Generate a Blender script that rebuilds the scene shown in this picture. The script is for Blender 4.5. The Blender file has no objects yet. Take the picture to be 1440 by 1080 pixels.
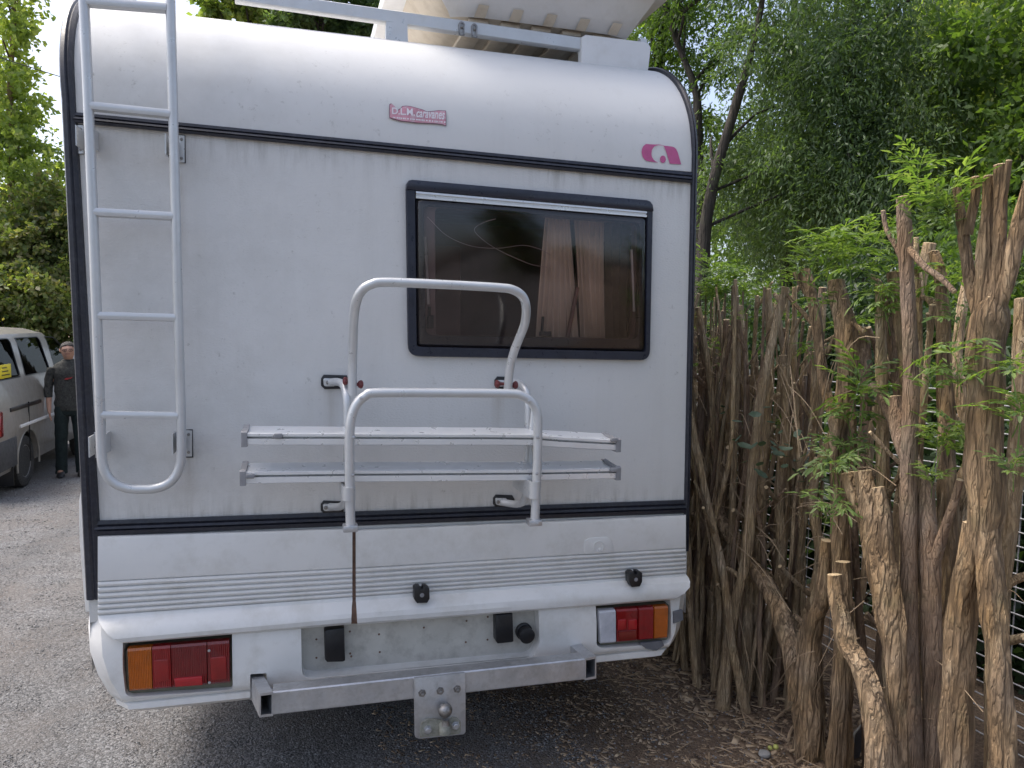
import bpy, bmesh, math, random
import numpy as np
from mathutils import Vector, Matrix, noise
from mathutils.geometry import tessellate_polygon

S = bpy.context.scene
COL = S.collection
random.seed(7)
R = math.radians

# ------------------------------------------------------------------ camera
CAM = Vector((0.67845, -2.70260, 1.72))
F = 1060.0                                   # focal length in pixels of the 1440 px wide photograph
_yaw, _pit, _rol = 0.279208, -0.0777337, 0.0163532
FWD = Vector((math.sin(_yaw)*math.cos(_pit), math.cos(_yaw)*math.cos(_pit), math.sin(_pit)))
_r = Vector((math.cos(_yaw), -math.sin(_yaw), 0)); _u = _r.cross(FWD)
RT = _r*math.cos(_rol) + _u*math.sin(_rol)
UP = -_r*math.sin(_rol) + _u*math.cos(_rol)
cd = bpy.data.cameras.new('camera'); cam = bpy.data.objects.new('camera', cd); COL.objects.link(cam)
cd.sensor_width = 36; cd.lens = F/1440*36; cd.clip_start = 0.02; cd.clip_end = 3000
cam.matrix_world = Matrix.Translation(CAM) @ Matrix((RT, UP, -FWD)).transposed().to_4x4()
S.camera = cam

# ------------------------------------------------------------------ sky, sun, exposure
SUN_ELEV, SUN_AZ = 60.0, -60.0               # azimuth from +Y towards +X
w = bpy.data.worlds.new('World'); S.world = w; w.use_nodes = True
nt = w.node_tree; nt.nodes.clear()
sky = nt.nodes.new('ShaderNodeTexSky'); sky.sky_type = 'NISHITA'; sky.sun_disc = False
sky.sun_elevation = R(SUN_ELEV); sky.sun_rotation = R(SUN_AZ)
sky.air_density = 0.8; sky.dust_density = 4.5; sky.ozone_density = 1.0
bgn = nt.nodes.new('ShaderNodeBackground'); bgn.inputs['Strength'].default_value = 0.15
out = nt.nodes.new('ShaderNodeOutputWorld')
hs_ = nt.nodes.new('ShaderNodeHueSaturation'); hs_.inputs['Saturation'].default_value = 0.82   # thin bright cloud: a whiter sky all round
nt.links.new(sky.outputs[0], hs_.inputs['Color']); nt.links.new(hs_.outputs[0], bgn.inputs[0]); nt.links.new(bgn.outputs[0], out.inputs[0])
ld = bpy.data.lights.new('sun', 'SUN'); ld.energy = 1.15; ld.angle = R(20.0); ld.color = (1.0, 0.95, 0.87)
sun = bpy.data.objects.new('sun', ld); COL.objects.link(sun)
sd = Vector((math.sin(R(SUN_AZ))*math.cos(R(SUN_ELEV)), math.cos(R(SUN_AZ))*math.cos(R(SUN_ELEV)), math.sin(R(SUN_ELEV))))
sun.rotation_euler = sd.to_track_quat('Z', 'Y').to_euler(); sun.location = (0, 0, 30)
S.view_settings.view_transform = 'Standard'; S.view_settings.look = 'None'
S.view_settings.exposure = 1.18; S.view_settings.gamma = 1; S.view_settings.use_curve_mapping = False
S.render.engine = 'CYCLES'
S.cycles.use_denoising = True
S.cycles.max_bounces = 7; S.cycles.transparent_max_bounces = 12

# ------------------------------------------------------------------ pixel rays -> points on real planes
def ray(px, py): return FWD*F + RT*(px-720) + UP*(540-py)
def at(px, py, Y=0.0):
    d = ray(px, py); return CAM + d*((Y-CAM.y)/d.y)
def atx(px, py, X):
    d = ray(px, py); return CAM + d*((X-CAM.x)/d.x)
def atz(px, py, Z):
    d = ray(px, py); return CAM + d*((Z-CAM.z)/d.z)
SLOPE = 0.036                                 # the yard falls gently away from the camera
def gz(y): return -SLOPE*max(-4.0, min(y, 22.0))
def atg(px, py):
    d = ray(px, py); return CAM + d*(-(CAM.z+SLOPE*CAM.y)/(d.z+SLOPE*d.y))
def depth(p): return (Vector(p)-CAM).dot(FWD)
def far(px, dist):                            # ground point in the direction of a picture column
    d = ray(px, 470); d.z = 0; d.normalize(); p = CAM + d*dist; return Vector((p.x, p.y, gz(p.y)))
# rear cap profile: flat wall up to Z0, then a quarter ellipse onto the roof
Z0, RY, RZ = 2.40, 0.58, 0.46
def capy(z):
    if z <= Z0: return 0.0
    s = min(1.0, (z-Z0)/RZ); return RY*(1-math.sqrt(1-s*s))
def cap(px, py, off=0.0):
    d = ray(px, py); Y = 0.0
    for _ in range(40):
        p = CAM + d*((Y-CAM.y)/d.y); Y = 0.5*Y + 0.5*(capy(p.z))
    p = CAM + d*((Y-CAM.y)/d.y)
    s = max(0.0, min(1.0, (p.z-Z0)/RZ)); n = Vector((0, -math.sqrt(1-s*s)/RY, s/RZ)); n.normalize()
    return p + n*off
def XL(z): return 0.016 + (z-0.829)*(-0.029/1.547) - 0.05*max(0.0, z-2.4)
def XR(z): return 2.209 + (z-0.797)*(-0.023/1.65)

# ------------------------------------------------------------------ materials
def N(t, typ, **kw):
    n = t.nodes.new(typ)
    for k, v in kw.items(): setattr(n, k, v)
    return n
def base_mat(name):
    m = bpy.data.materials.new(name); m.use_nodes = True; t = m.node_tree; t.nodes.clear()
    o = N(t, 'ShaderNodeOutputMaterial'); p = N(t, 'ShaderNodeBsdfPrincipled'); t.links.new(p.outputs[0], o.inputs[0])
    return m, t, p
def ramp(t, fac, stops):
    r = N(t, 'ShaderNodeValToRGB'); e = r.color_ramp.elements
    while len(e) < len(stops): e.new(0.5)
    for i, (pos, c) in enumerate(stops):
        e[i].position = pos; e[i].color = (c[0], c[1], c[2], 1) if not isinstance(c, (int, float)) else (c, c, c, 1)
    t.links.new(fac, r.inputs[0]); return r.outputs[0]
def noise_tex(t, vec, scale, detail=4, rough=0.55, stretch=None):
    if stretch:
        mp = N(t, 'ShaderNodeMapping'); mp.inputs['Scale'].default_value = stretch; t.links.new(vec, mp.inputs[0]); vec = mp.outputs[0]
    n = N(t, 'ShaderNodeTexNoise'); n.inputs['Scale'].default_value = scale; n.inputs['Detail'].default_value = detail
    n.inputs['Roughness'].default_value = rough; t.links.new(vec, n.inputs['Vector']); return n.outputs['Fac']
def mixc(t, fac, a, b, mode='MIX'):
    m = N(t, 'ShaderNodeMix', data_type='RGBA', blend_type=mode)
    for s, v in ((0, fac), (6, a), (7, b)):
        if isinstance(v, (int, float)): m.inputs[s].default_value = v
        elif isinstance(v, tuple): m.inputs[s].default_value = (*v, 1)
        else: t.links.new(v, m.inputs[s])
    return m.outputs[2]
def bump(t, p, h, strength, dist=0.002):
    b = N(t, 'ShaderNodeBump'); b.inputs['Strength'].default_value = strength; b.inputs['Distance'].default_value = dist
    t.links.new(h, b.inputs['Height']); t.links.new(b.outputs[0], p.inputs['Normal']); return b
def pos(t): return N(t, 'ShaderNodeNewGeometry').outputs['Position']
def math_n(t, op, a, b=0.0):
    m = N(t, 'ShaderNodeMath', operation=op)
    for i, v in enumerate((a, b)):
        if isinstance(v, (int, float)): m.inputs[i].default_value = v
        else: t.links.new(v, m.inputs[i])
    return m.outputs[0]
def simple(name, col, rough=0.5, metal=0.0, var=0.12, scale=12.0, bumpy=0.0, bscale=200.0, bdist=0.001, dirt=None, dirt_amt=0.0, stretch=None, coat=0.0):
    m, t, p = base_mat(name); P = pos(t)
    f = noise_tex(t, P, scale, 5, 0.6, stretch)
    lo = tuple(c*(1-var) for c in col); hi = tuple(min(1, c*(1+var)) for c in col)
    c = ramp(t, f, [(0.3, lo), (0.7, hi)])
    if dirt:
        g = noise_tex(t, P, scale*2.7, 6, 0.7, stretch)
        c = mixc(t, math_n(t, 'MULTIPLY', ramp(t, g, [(0.48, 0.0), (0.72, 1.0)]), dirt_amt), c, dirt)
    t.links.new(c, p.inputs['Base Color'])
    rr = ramp(t, noise_tex(t, P, scale*3, 4), [(0.3, max(0, rough-0.1)), (0.7, min(1, rough+0.1))]); t.links.new(rr, p.inputs['Roughness'])
    p.inputs['Metallic'].default_value = metal
    if coat: p.inputs['Coat Weight'].default_value = coat
    if bumpy: bump(t, p, noise_tex(t, P, bscale, 3), bumpy, bdist)
    return m

def wall_mat(name, col, stucco, grime):
    m, t, p = base_mat(name); P = pos(t)
    big = noise_tex(t, P, 1.1, 3)
    c = ramp(t, big, [(0.3, tuple(x*0.93 for x in col)), (0.7, col)])
    streak = noise_tex(t, P, 9.0, 5, 0.65, (1.0, 1.0, 0.10))
    c = mixc(t, math_n(t, 'MULTIPLY', ramp(t, streak, [(0.52, 0.0), (0.80, 1.0)]), 0.16*grime), c, (0.36, 0.34, 0.30))
    sp = noise_tex(t, P, 34, 7, 0.8)
    spm = noise_tex(t, P, 3.5, 3)
    c = mixc(t, math_n(t, 'MULTIPLY', math_n(t, 'MULTIPLY', ramp(t, sp, [(0.585, 0.0), (0.68, 1.0)]), ramp(t, spm, [(0.42, 0.0), (0.60, 1.0)])), 0.65*grime), c, (0.22, 0.21, 0.19))
    # grime that has run down below the upper rubber strip and gathered above the lower one
    sx = N(t, 'ShaderNodeSeparateXYZ'); t.links.new(P, sx.inputs[0])
    zz = math_n(t, 'ADD', sx.outputs[2], math_n(t, 'MULTIPLY', sx.outputs[0], 0.016))
    fine = noise_tex(t, P, 30, 5, 0.7, (1, 1, 0.12))
    def band(z, up, lo):
        mr = N(t, 'ShaderNodeMapRange'); mr.inputs[1].default_value = z-lo; mr.inputs[2].default_value = z; t.links.new(zz, mr.inputs[0])
        m2 = N(t, 'ShaderNodeMapRange'); m2.inputs[1].default_value = z+up; m2.inputs[2].default_value = z; t.links.new(zz, m2.inputs[0])
        return math_n(t, 'MULTIPLY', mr.outputs[0], m2.outputs[0])
    b1 = band(2.325, 0.05, 0.11); b2 = band(1.05, 0.10, 0.02)
    bb = math_n(t, 'MAXIMUM', b1, b2)
    bb = math_n(t, 'MULTIPLY', bb, ramp(t, noise_tex(t, P, 2.6, 3), [(0.38, 0.15), (0.62, 1.0)]))
    c = mixc(t, math_n(t, 'MULTIPLY', math_n(t, 'MULTIPLY', bb, ramp(t, fine, [(0.46, 0.0), (0.74, 1.0)])), 0.9*grime), c, (0.25, 0.24, 0.21))
    lx = N(t, 'ShaderNodeMapRange'); lx.inputs[1].default_value = 1.15; lx.inputs[2].default_value = 0.25; t.links.new(sx.outputs[0], lx.inputs[0])
    c = mixc(t, math_n(t, 'MULTIPLY', math_n(t, 'MULTIPLY', lx.outputs[0], ramp(t, noise_tex(t, P, 4.5, 6, 0.7), [(0.42, 0.0), (0.70, 1.0)])), 0.42*grime), c, (0.40, 0.39, 0.36))
    # rusty wash running from the lower ladder fixings
    if grime > 0.6:
        for cx, wd, zt, ln_ in ((0.33, 0.05, 1.28, 0.34), (0.065, 0.03, 1.28, 0.3), (0.795, 0.03, 1.49, 0.28), (1.40, 0.03, 1.49, 0.22), (0.31, 0.03, 2.19, 0.5)):
            dx = math_n(t, 'ABSOLUTE', math_n(t, 'SUBTRACT', sx.outputs[0], cx))
            mm = N(t, 'ShaderNodeMapRange'); mm.inputs[1].default_value = wd; mm.inputs[2].default_value = 0.0; t.links.new(dx, mm.inputs[0])
            c = mixc(t, math_n(t, 'MULTIPLY', math_n(t, 'MULTIPLY', mm.outputs[0], math_n(t, 'MULTIPLY', band(zt, 0.02, ln_), ramp(t, fine, [(0.35, 0.25), (0.65, 1.0)]))), 0.5), c, (0.27, 0.22, 0.16))
    t.links.new(c, p.inputs['Base Color']); p.inputs['Roughness'].default_value = 0.5 if stucco else 0.68; p.inputs['Specular IOR Level'].default_value = 0.5 if stucco else 0.3
    if stucco:
        h = noise_tex(t, P, 190, 3, 0.6, (0.55, 1, 1.0))
        b2_ = bump(t, p, h, 0.8, 0.0022); b3_ = N(t, 'ShaderNodeBump'); b3_.inputs['Strength'].default_value = 0.35; b3_.inputs['Distance'].default_value = 0.02; t.links.new(noise_tex(t, P, 2.4, 2), b3_.inputs['Height']); t.links.new(b3_.outputs[0], b2_.inputs['Normal'])
    else:
        bump(t, p, noise_tex(t, P, 5, 3), 0.25, 0.01)
    return m
M = {}
M['wall'] = wall_mat('white wall sheet', (0.655, 0.65, 0.635), True, 0.95)
M['cap'] = wall_mat('white roof moulding', (0.63, 0.63, 0.62), False, 0.85)
M['panel'] = simple('white lower moulding', (0.70, 0.695, 0.68), 0.38, var=0.05, scale=3, dirt=(0.42, 0.40, 0.34), dirt_amt=0.35, bumpy=0.15, bscale=30)
M['bumper'] = simple('white bumper plastic', (0.70, 0.69, 0.665), 0.42, var=0.05, scale=4, dirt=(0.40, 0.37, 0.31), dirt_amt=0.35, bumpy=0.2, bscale=60)
M['recess'] = simple('grubby white plastic', (0.52, 0.50, 0.45), 0.55, var=0.12, scale=6, dirt=(0.22, 0.20, 0.17), dirt_amt=0.5)
M['rubber'] = simple('black rubber trim', (0.014, 0.016, 0.026), 0.42, var=0.3, scale=25, dirt=(0.06, 0.06, 0.065), dirt_amt=0.5, bumpy=0.3, bscale=150)
M['black'] = simple('black plastic', (0.012, 0.012, 0.014), 0.4, var=0.2, scale=40, bumpy=0.2)
M['frame'] = simple('dark blue black window frame', (0.016, 0.019, 0.033), 0.35, var=0.2, scale=20, dirt=(0.05, 0.05, 0.06), dirt_amt=0.3)
M['alu'] = simple('brushed aluminium', (0.74, 0.75, 0.76), 0.34, 0.45, var=0.04, scale=9)
M['paintalu'] = simple('grey white lacquered tube', (0.56, 0.57, 0.575), 0.36, 0.35, var=0.05, scale=9, dirt=(0.36, 0.35, 0.32), dirt_amt=0.14, bumpy=0.1)
M['galv'] = simple('galvanised steel', (0.50, 0.51, 0.53), 0.46, 0.85, var=0.14, scale=14, dirt=(0.25, 0.24, 0.23), dirt_amt=0.4, bumpy=0.2, bscale=90)
M['steel'] = simple('dull worn steel', (0.30, 0.29, 0.28), 0.45, 0.9, var=0.25, scale=60, dirt=(0.10, 0.08, 0.06), dirt_amt=0.5, bumpy=0.3)
M['moss'] = simple('mossy cast flange', (0.30, 0.30, 0.26), 0.6, 0.4, var=0.3, scale=40, dirt=(0.17, 0.17, 0.11), dirt_amt=0.6, bumpy=0.4)
M['capgrey'] = simple('grey plastic end cap', (0.24, 0.24, 0.25), 0.5, var=0.15, scale=30)
M['red_knob'] = simple('faded red plastic knob', (0.13, 0.022, 0.022), 0.5, var=0.2, scale=40)
M['pink'] = simple('faded magenta print', (0.50, 0.10, 0.25), 0.5, var=0.1, scale=30)
M['sticker'] = simple('sun faded red sticker', (0.58, 0.27, 0.33), 0.5, var=0.3, scale=16, dirt=(0.62, 0.58, 0.60), dirt_amt=0.8)
M['sticker_edge'] = simple('dark sticker edge', (0.18, 0.08, 0.12), 0.6)
M['print'] = simple('white print', (0.74, 0.70, 0.73), 0.5, var=0.05)
M['tape'] = simple('grey cloth tape', (0.13, 0.135, 0.15), 0.6, var=0.15, scale=30, bumpy=0.3, bscale=400)
M['gap'] = simple('brown sealed gap', (0.17, 0.10, 0.07), 0.8, var=0.3, scale=30)
M['inside'] = simple('dark brown interior wood', (0.22, 0.125, 0.11), 0.5, var=0.2, scale=4)
M['curtain'] = simple('beige curtain cloth', (0.74, 0.67, 0.56), 0.9, var=0.04, scale=5, bumpy=0.3, bscale=500)
M['tyre'] = simple('dusty tyre rubber', (0.03, 0.03, 0.03), 0.8, var=0.25, scale=20, dirt=(0.12, 0.11, 0.10), dirt_amt=0.5)
M['rim'] = simple('grey wheel steel', (0.20, 0.20, 0.20), 0.5, 0.4, var=0.2, scale=20)
M['under'] = simple('dirty black underside', (0.02, 0.019, 0.018), 0.85, var=0.3, scale=10)
M['boxwhite'] = simple('white box plastic', (0.72, 0.72, 0.72), 0.4, var=0.04, scale=4, dirt=(0.5, 0.47, 0.42), dirt_amt=0.3)
M['boxbeige'] = simple('dirty box base plastic with warm bounce', (0.60, 0.53, 0.43), 0.55, var=0.08, scale=5, dirt=(0.34, 0.27, 0.19), dirt_amt=0.5)  # beige takes in yellowish dirt and the warm bounce light under the box
M['vanpaint'] = simple('dusty silver van paint', (0.27, 0.255, 0.23), 0.40, 0.2, var=0.08, scale=5, dirt=(0.24, 0.22, 0.19), dirt_amt=0.45, coat=0.3)
M['vanbump'] = simple('grey van bumper', (0.055, 0.056, 0.06), 0.6, var=0.2, scale=9)
M['carwhite'] = simple('white car paint', (0.78, 0.78, 0.78), 0.25, var=0.03, scale=4, coat=0.4)
M['yellow'] = simple('yellow card', (0.75, 0.62, 0.03), 0.6)
M['bark'] = None

def glass_mat(name, tint, rough=0.02, refl=1.0):
    m = bpy.data.materials.new(name); m.use_nodes = True; t = m.node_tree; t.nodes.clear()
    o = N(t, 'ShaderNodeOutputMaterial'); tr = N(t, 'ShaderNodeBsdfTransparent'); gl = N(t, 'ShaderNodeBsdfGlossy')
    tr.inputs[0].default_value = (*tint, 1); gl.inputs['Roughness'].default_value = rough
    f = N(t, 'ShaderNodeFresnel'); f.inputs[0].default_value = 1.5
    mx = N(t, 'ShaderNodeMixShader'); ff = math_n(t, 'MULTIPLY', f.outputs[0], refl)
    t.links.new(ff, mx.inputs[0]); t.links.new(tr.outputs[0], mx.inputs[1]); t.links.new(gl.outputs[0], mx.inputs[2])
    P = pos(t); b = N(t, 'ShaderNodeBump'); b.inputs['Strength'].default_value = 0.12; b.inputs['Distance'].default_value = 0.004
    t.links.new(noise_tex(t, P, 5, 2), b.inputs['Height']); t.links.new(b.outputs[0], gl.inputs['Normal'])
    t.links.new(mx.outputs[0], o.inputs[0]); return m
M['pane'] = glass_mat('brown tinted acrylic', (0.84, 0.72, 0.70), 0.10, 1.6)
M['carglass'] = glass_mat('grey car glass', (0.20, 0.23, 0.23), 0.01, 0.35)
def lens_mat(name, col, rough=0.12):
    m, t, p = base_mat(name); P = pos(t)
    c = ramp(t, noise_tex(t, P, 25, 4), [(0.3, tuple(x*0.75 for x in col)), (0.7, col)])
    t.links.new(c, p.inputs['Base Color']); p.inputs['Roughness'].default_value = rough
    p.inputs['Transmission Weight'].default_value = 0.25; p.inputs['IOR'].default_value = 1.49; p.inputs['Coat Weight'].default_value = 0.4
    return m
M['red'] = lens_mat('red lens', (0.36, 0.008, 0.010)); M['darkred'] = lens_mat('dark red lens', (0.24, 0.010, 0.011))
M['brightred'] = lens_mat('bright red reflector', (0.55, 0.015, 0.025)); M['amber'] = lens_mat('amber lens', (0.62, 0.15, 0.008))
M['clear'] = lens_mat('clear lens', (0.80, 0.81, 0.86), 0.06)
M['olive'] = simple('olive dusty recess', (0.17, 0.165, 0.12), 0.8, var=0.2, scale=20)

def bark_mat(name, c0, c1, c2, fur=55.0, fdark=0.7):
    m, t, p = base_mat(name); tc = N(t, 'ShaderNodeTexCoord').outputs['Object']
    a = noise_tex(t, tc, 22, 6, 0.7, (1.0, 1.0, 0.22)); b = noise_tex(t, tc, 4, 3)
    c = ramp(t, a, [(0.32, c0), (0.52, c1), (0.75, c2)])
    oi = N(t, 'ShaderNodeObjectInfo')
    hv = N(t, 'ShaderNodeHueSaturation'); t.links.new(c, hv.inputs['Color'])
    t.links.new(ramp(t, oi.outputs['Random'], [(0, 0.75), (1, 1.2)]), hv.inputs['Value']); t.links.new(ramp(t, b, [(0.3, 0.8), (0.7, 1.15)]), hv.inputs['Saturation'])
    c2n = mixc(t, math_n(t, 'MULTIPLY', ramp(t, noise_tex(t, tc, 7, 5), [(0.55, 0.0), (0.7, 1.0)]), 0.35), hv.outputs[0], (0.10, 0.115, 0.055))
    def ridge(scale, st):
        q = math_n(t, 'ABSOLUTE', math_n(t, 'SUBTRACT', noise_tex(t, tc, scale, 2, 0.5, (1, 1, st)), 0.5)); return ramp(t, q, [(0.0, 0.0), (0.075, 1.0)])
    crack = math_n(t, 'MULTIPLY', ridge(fur*.55, 0.11), math_n(t, 'ADD', math_n(t, 'MULTIPLY', ridge(fur*1.1, 0.22), 0.5), 0.5))
    c2n = mixc(t, math_n(t, 'MULTIPLY', math_n(t, 'SUBTRACT', 1.0, crack), fdark), c2n, tuple(x*0.6 for x in c0))
    t.links.new(c2n, p.inputs['Base Color']); p.inputs['Roughness'].default_value = 0.9
    h = math_n(t, 'ADD', math_n(t, 'MULTIPLY', crack, 1.2), noise_tex(t, tc, 60, 6, 0.75, (1, 1, 0.25)))
    bump(t, p, h, 0.9, 0.007); return m
M['bark'] = bark_mat('brown ridged bark', (0.115, 0.073, 0.038), (0.345, 0.23, 0.125), (0.51, 0.375, 0.225))
M['smoothbark'] = bark_mat('reddish smooth bark', (0.15, 0.094, 0.060), (0.31, 0.21, 0.135), (0.43, 0.31, 0.21), 70.0, 0.3)
M['stembark'] = bark_mat('pale tan stem bark', (0.27, 0.18, 0.10), (0.52, 0.38, 0.225), (0.68, 0.54, 0.36), 80.0, 0.55)
M['darkbark'] = bark_mat('dark forest bark', (0.022, 0.018, 0.014), (0.055, 0.045, 0.036), (0.10, 0.08, 0.065), 30.0, 0.5)
M['cut'] = simple('fresh cut wood', (0.56, 0.42, 0.25), 0.8, var=0.2, scale=60, dirt=(0.35, 0.24, 0.13), dirt_amt=0.5)
M['twig'] = simple('dry pale twigs', (0.34, 0.25, 0.16), 0.9, var=0.35, scale=12)

def leaf_mat(name, cols, trans=0.4):
    m = bpy.data.materials.new(name); m.use_nodes = True; t = m.node_tree; t.nodes.clear()
    o = N(t, 'ShaderNodeOutputMaterial'); g = N(t, 'ShaderNodeNewGeometry')
    c = ramp(t, g.outputs['Random Per Island'], [(i/(len(cols)-1), x) for i, x in enumerate(cols)])
    f = noise_tex(t, g.outputs['Position'], 0.9, 3)
    c = mixc(t, 1.0, c, ramp(t, f, [(0.3, (0.75, 0.8, 0.75)), (0.7, (1.15, 1.1, 0.95))]), 'MULTIPLY')
    d = N(t, 'ShaderNodeBsdfPrincipled'); d.inputs['Roughness'].default_value = 0.5; t.links.new(c, d.inputs['Base Color'])
    tl = N(t, 'ShaderNodeBsdfTranslucent'); c2 = mixc(t, 1.0, c, (1.5, 1.6, 0.55), 'MULTIPLY'); t.links.new(c2, tl.inputs[0])
    mx = N(t, 'ShaderNodeMixShader'); mx.inputs[0].default_value = trans
    t.links.new(d.outputs[0], mx.inputs[1]); t.links.new(tl.outputs[0], mx.inputs[2]); t.links.new(mx.outputs[0], o.inputs[0]); return m
M['leaf_dark'] = leaf_mat('dark feathery leaves', [(0.065, 0.105, 0.055), (0.11, 0.17, 0.085), (0.15, 0.22, 0.11)], 0.5)
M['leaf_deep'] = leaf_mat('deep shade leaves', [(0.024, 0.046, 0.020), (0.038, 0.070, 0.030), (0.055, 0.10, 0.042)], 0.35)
M['wire'] = simple('dull galvanised wire', (0.42, 0.42, 0.42), 0.5, 0.3, var=.15, scale=20)
M['leaf_mid'] = leaf_mat('mid green leaves', [(0.065, 0.115, 0.03), (0.105, 0.175, 0.05), (0.15, 0.23, 0.07)], 0.52)
M['leaf_light'] = leaf_mat('light yellow green leaves', [(0.19, 0.26, 0.09), (0.30, 0.37, 0.14), (0.42, 0.46, 0.21)], 0.58)
M['leaf_bush'] = leaf_mat('mixed bush leaves', [(0.13, 0.17, 0.065), (0.21, 0.27, 0.11), (0.27, 0.23, 0.14), (0.31, 0.37, 0.16)], 0.5)
M['leaf_elder'] = leaf_mat('fresh cut leaf elder leaves', [(0.09, 0.15, 0.05), (0.15, 0.235, 0.07), (0.27, 0.36, 0.13), (0.15, 0.19, 0.11)], 0.5)
M['leaf_grey'] = leaf_mat('grey green broad leaves', [(0.05, 0.085, 0.05), (0.09, 0.13, 0.09), (0.14, 0.18, 0.13)], 0.2)

# ------------------------------------------------------------------ object helpers
ORG = {}
def tag(o, label=None, cat=None, group=None, kind=None):
    for k, v in (('label', label), ('category', cat), ('group', group), ('kind', kind)):
        if v: o[k] = v
    return o
def thing(name, loc, label, cat, group=None):
    o = bpy.data.objects.new(name, None); COL.objects.link(o); o.location = loc; o.empty_display_size = 0.2
    ORG[o.name] = Vector(loc); return tag(o, label, cat, group)
def obj(name, verts, faces, m, parent=None, org=None, smooth=True, ang=35, mi=None):
    if parent is not None: og = ORG[parent.name]
    else: og = Vector(org) if org is not None else Vector((0, 0, 0))
    me = bpy.data.meshes.new(name)
    me.from_pydata([(v[0]-og.x, v[1]-og.y, v[2]-og.z) for v in verts], [], faces)
    for mm in (m if isinstance(m, (list, tuple)) else [m]): me.materials.append(mm)
    if mi: me.polygons.foreach_set('material_index', mi)
    bm = bmesh.new(); bm.from_mesh(me); bmesh.ops.recalc_face_normals(bm, faces=bm.faces); bm.to_mesh(me); bm.free()
    if smooth:
        me.polygons.foreach_set('use_smooth', [True]*len(me.polygons)); me.set_sharp_from_angle(angle=R(ang))
    me.update()
    o = bpy.data.objects.new(name, me); COL.objects.link(o)
    if parent is not None: o.parent = parent
    else: o.location = og
    ORG[o.name] = og; return o
def part_empty(name, parent):
    o = bpy.data.objects.new(name, None); COL.objects.link(o); o.parent = parent; o.empty_display_size = 0.1
    ORG[o.name] = ORG[parent.name]; return o
def np_obj(name, V, Fq, m, parent=None, org=(0, 0, 0)):
    """many small faces at once: V (n,3), Fq (k,3|4)"""
    og = np.array(ORG[parent.name] if parent is not None else org)
    me = bpy.data.meshes.new(name); V = np.asarray(V, dtype=np.float32)-og.astype(np.float32); Fq = np.asarray(Fq, dtype=np.int32); k = Fq.shape[1]
    me.vertices.add(len(V)); me.vertices.foreach_set('co', V.ravel())
    me.loops.add(Fq.size); me.loops.foreach_set('vertex_index', Fq.ravel())
    me.polygons.add(len(Fq)); me.polygons.foreach_set('loop_start', np.arange(0, Fq.size, k, dtype=np.int32)); me.polygons.foreach_set('loop_total', np.full(len(Fq), k, dtype=np.int32))
    me.update(calc_edges=True); me.materials.append(m)
    o = bpy.data.objects.new(name, me); COL.objects.link(o)
    if parent is not None: o.parent = parent
    else: o.location = org
    ORG[o.name] = Vector(og); return o

class B:
    """collects shapes into one mesh"""
    def __init__(s): s.v = []; s.f = []; s.m = []; s.cur = 0
    def add(s, v, f):
        n = len(s.v); s.v += [Vector(x) for x in v]; s.f += [[i+n for i in q] for q in f]; s.m += [s.cur]*len(f); return s
    def box(s, a, b, bev=0.0, rot=None, c=None):
        a = Vector(a); b = Vector(b); lo = Vector(map(min, a, b)); hi = Vector(map(max, a, b))
        if bev <= 0:
            v = [(x, y, z) for x in (lo.x, hi.x) for y in (lo.y, hi.y) for z in (lo.z, hi.z)]
            f = [(0, 1, 3, 2), (4, 6, 7, 5), (0, 4, 5, 1), (2, 3, 7, 6), (0, 2, 6, 4), (1, 5, 7, 3)]
        else:
            bm = bmesh.new(); bmesh.ops.create_cube(bm, size=1.0)
            for q in bm.verts: q.co = Vector((lo[i]+(q.co[i]+.5)*(hi[i]-lo[i]) for i in range(3)))
            bmesh.ops.bevel(bm, geom=bm.edges[:], offset=bev, segments=2, affect='EDGES', profile=0.5)
            bm.verts.index_update(); v = [q.co.copy() for q in bm.verts]; f = [[q.index for q in g.verts] for g in bm.faces]; bm.free()
        if rot is not None:
            cc = Vector(c) if c is not None else (lo+hi)/2
            v = [cc + rot @ (Vector(q)-cc) for q in v]
        return s.add(v, f)
    def loft(s, rings, closed=True, caps=True):
        n = len(rings[0]); v = [p for r in rings for p in r]; f = []
        for k in range(len(rings)-1):
            for j in range(n if closed else n-1):
                a = k*n+j; b = k*n+(j+1) % n; f.append((a, b, b+n, a+n))
        if caps and closed: f += [list(range(n))[::-1], [len(v)-n+i for i in range(n)]]
        return s.add(v, f)
    def tube(s, path, r, n=12, caps=True, flat=1.0, ref=None):
        path = [Vector(p) for p in path]; rr = r if isinstance(r, (list, tuple)) else [r]*len(path)
        rings = []; u = None
        for i, p in enumerate(path):
            t = (path[min(i+1, len(path)-1)]-path[max(i-1, 0)]); t.normalize()
            if u is None:
                u = Vector(ref) if ref is not None else (Vector((0, 0, 1)) if abs(t.z) < 0.9 else Vector((0, 1, 0)))
            u = (u - t*u.dot(t)); u.normalize(); q = t.cross(u)
            rings.append([p + (u*math.cos(2*math.pi*j/n) + q*math.sin(2*math.pi*j/n)*flat)*rr[i] for j in range(n)])
        return s.loft(rings, True, caps)
    def lathe(s, c, axis, prof, n=24):
        axis = Vector(axis).normalized(); u = axis.orthogonal().normalized(); q = axis.cross(u); c = Vector(c)
        return s.loft([[c + axis*h + (u*math.cos(2*math.pi*j/n)+q*math.sin(2*math.pi*j/n))*r for j in range(n)] for h, r in prof])
    def build(s, name, m, parent=None, org=None, ang=35, smooth=True):
        return obj(name, s.v, s.f, m, parent, org, smooth, ang, s.m if isinstance(m, (list, tuple)) else None)
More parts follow.
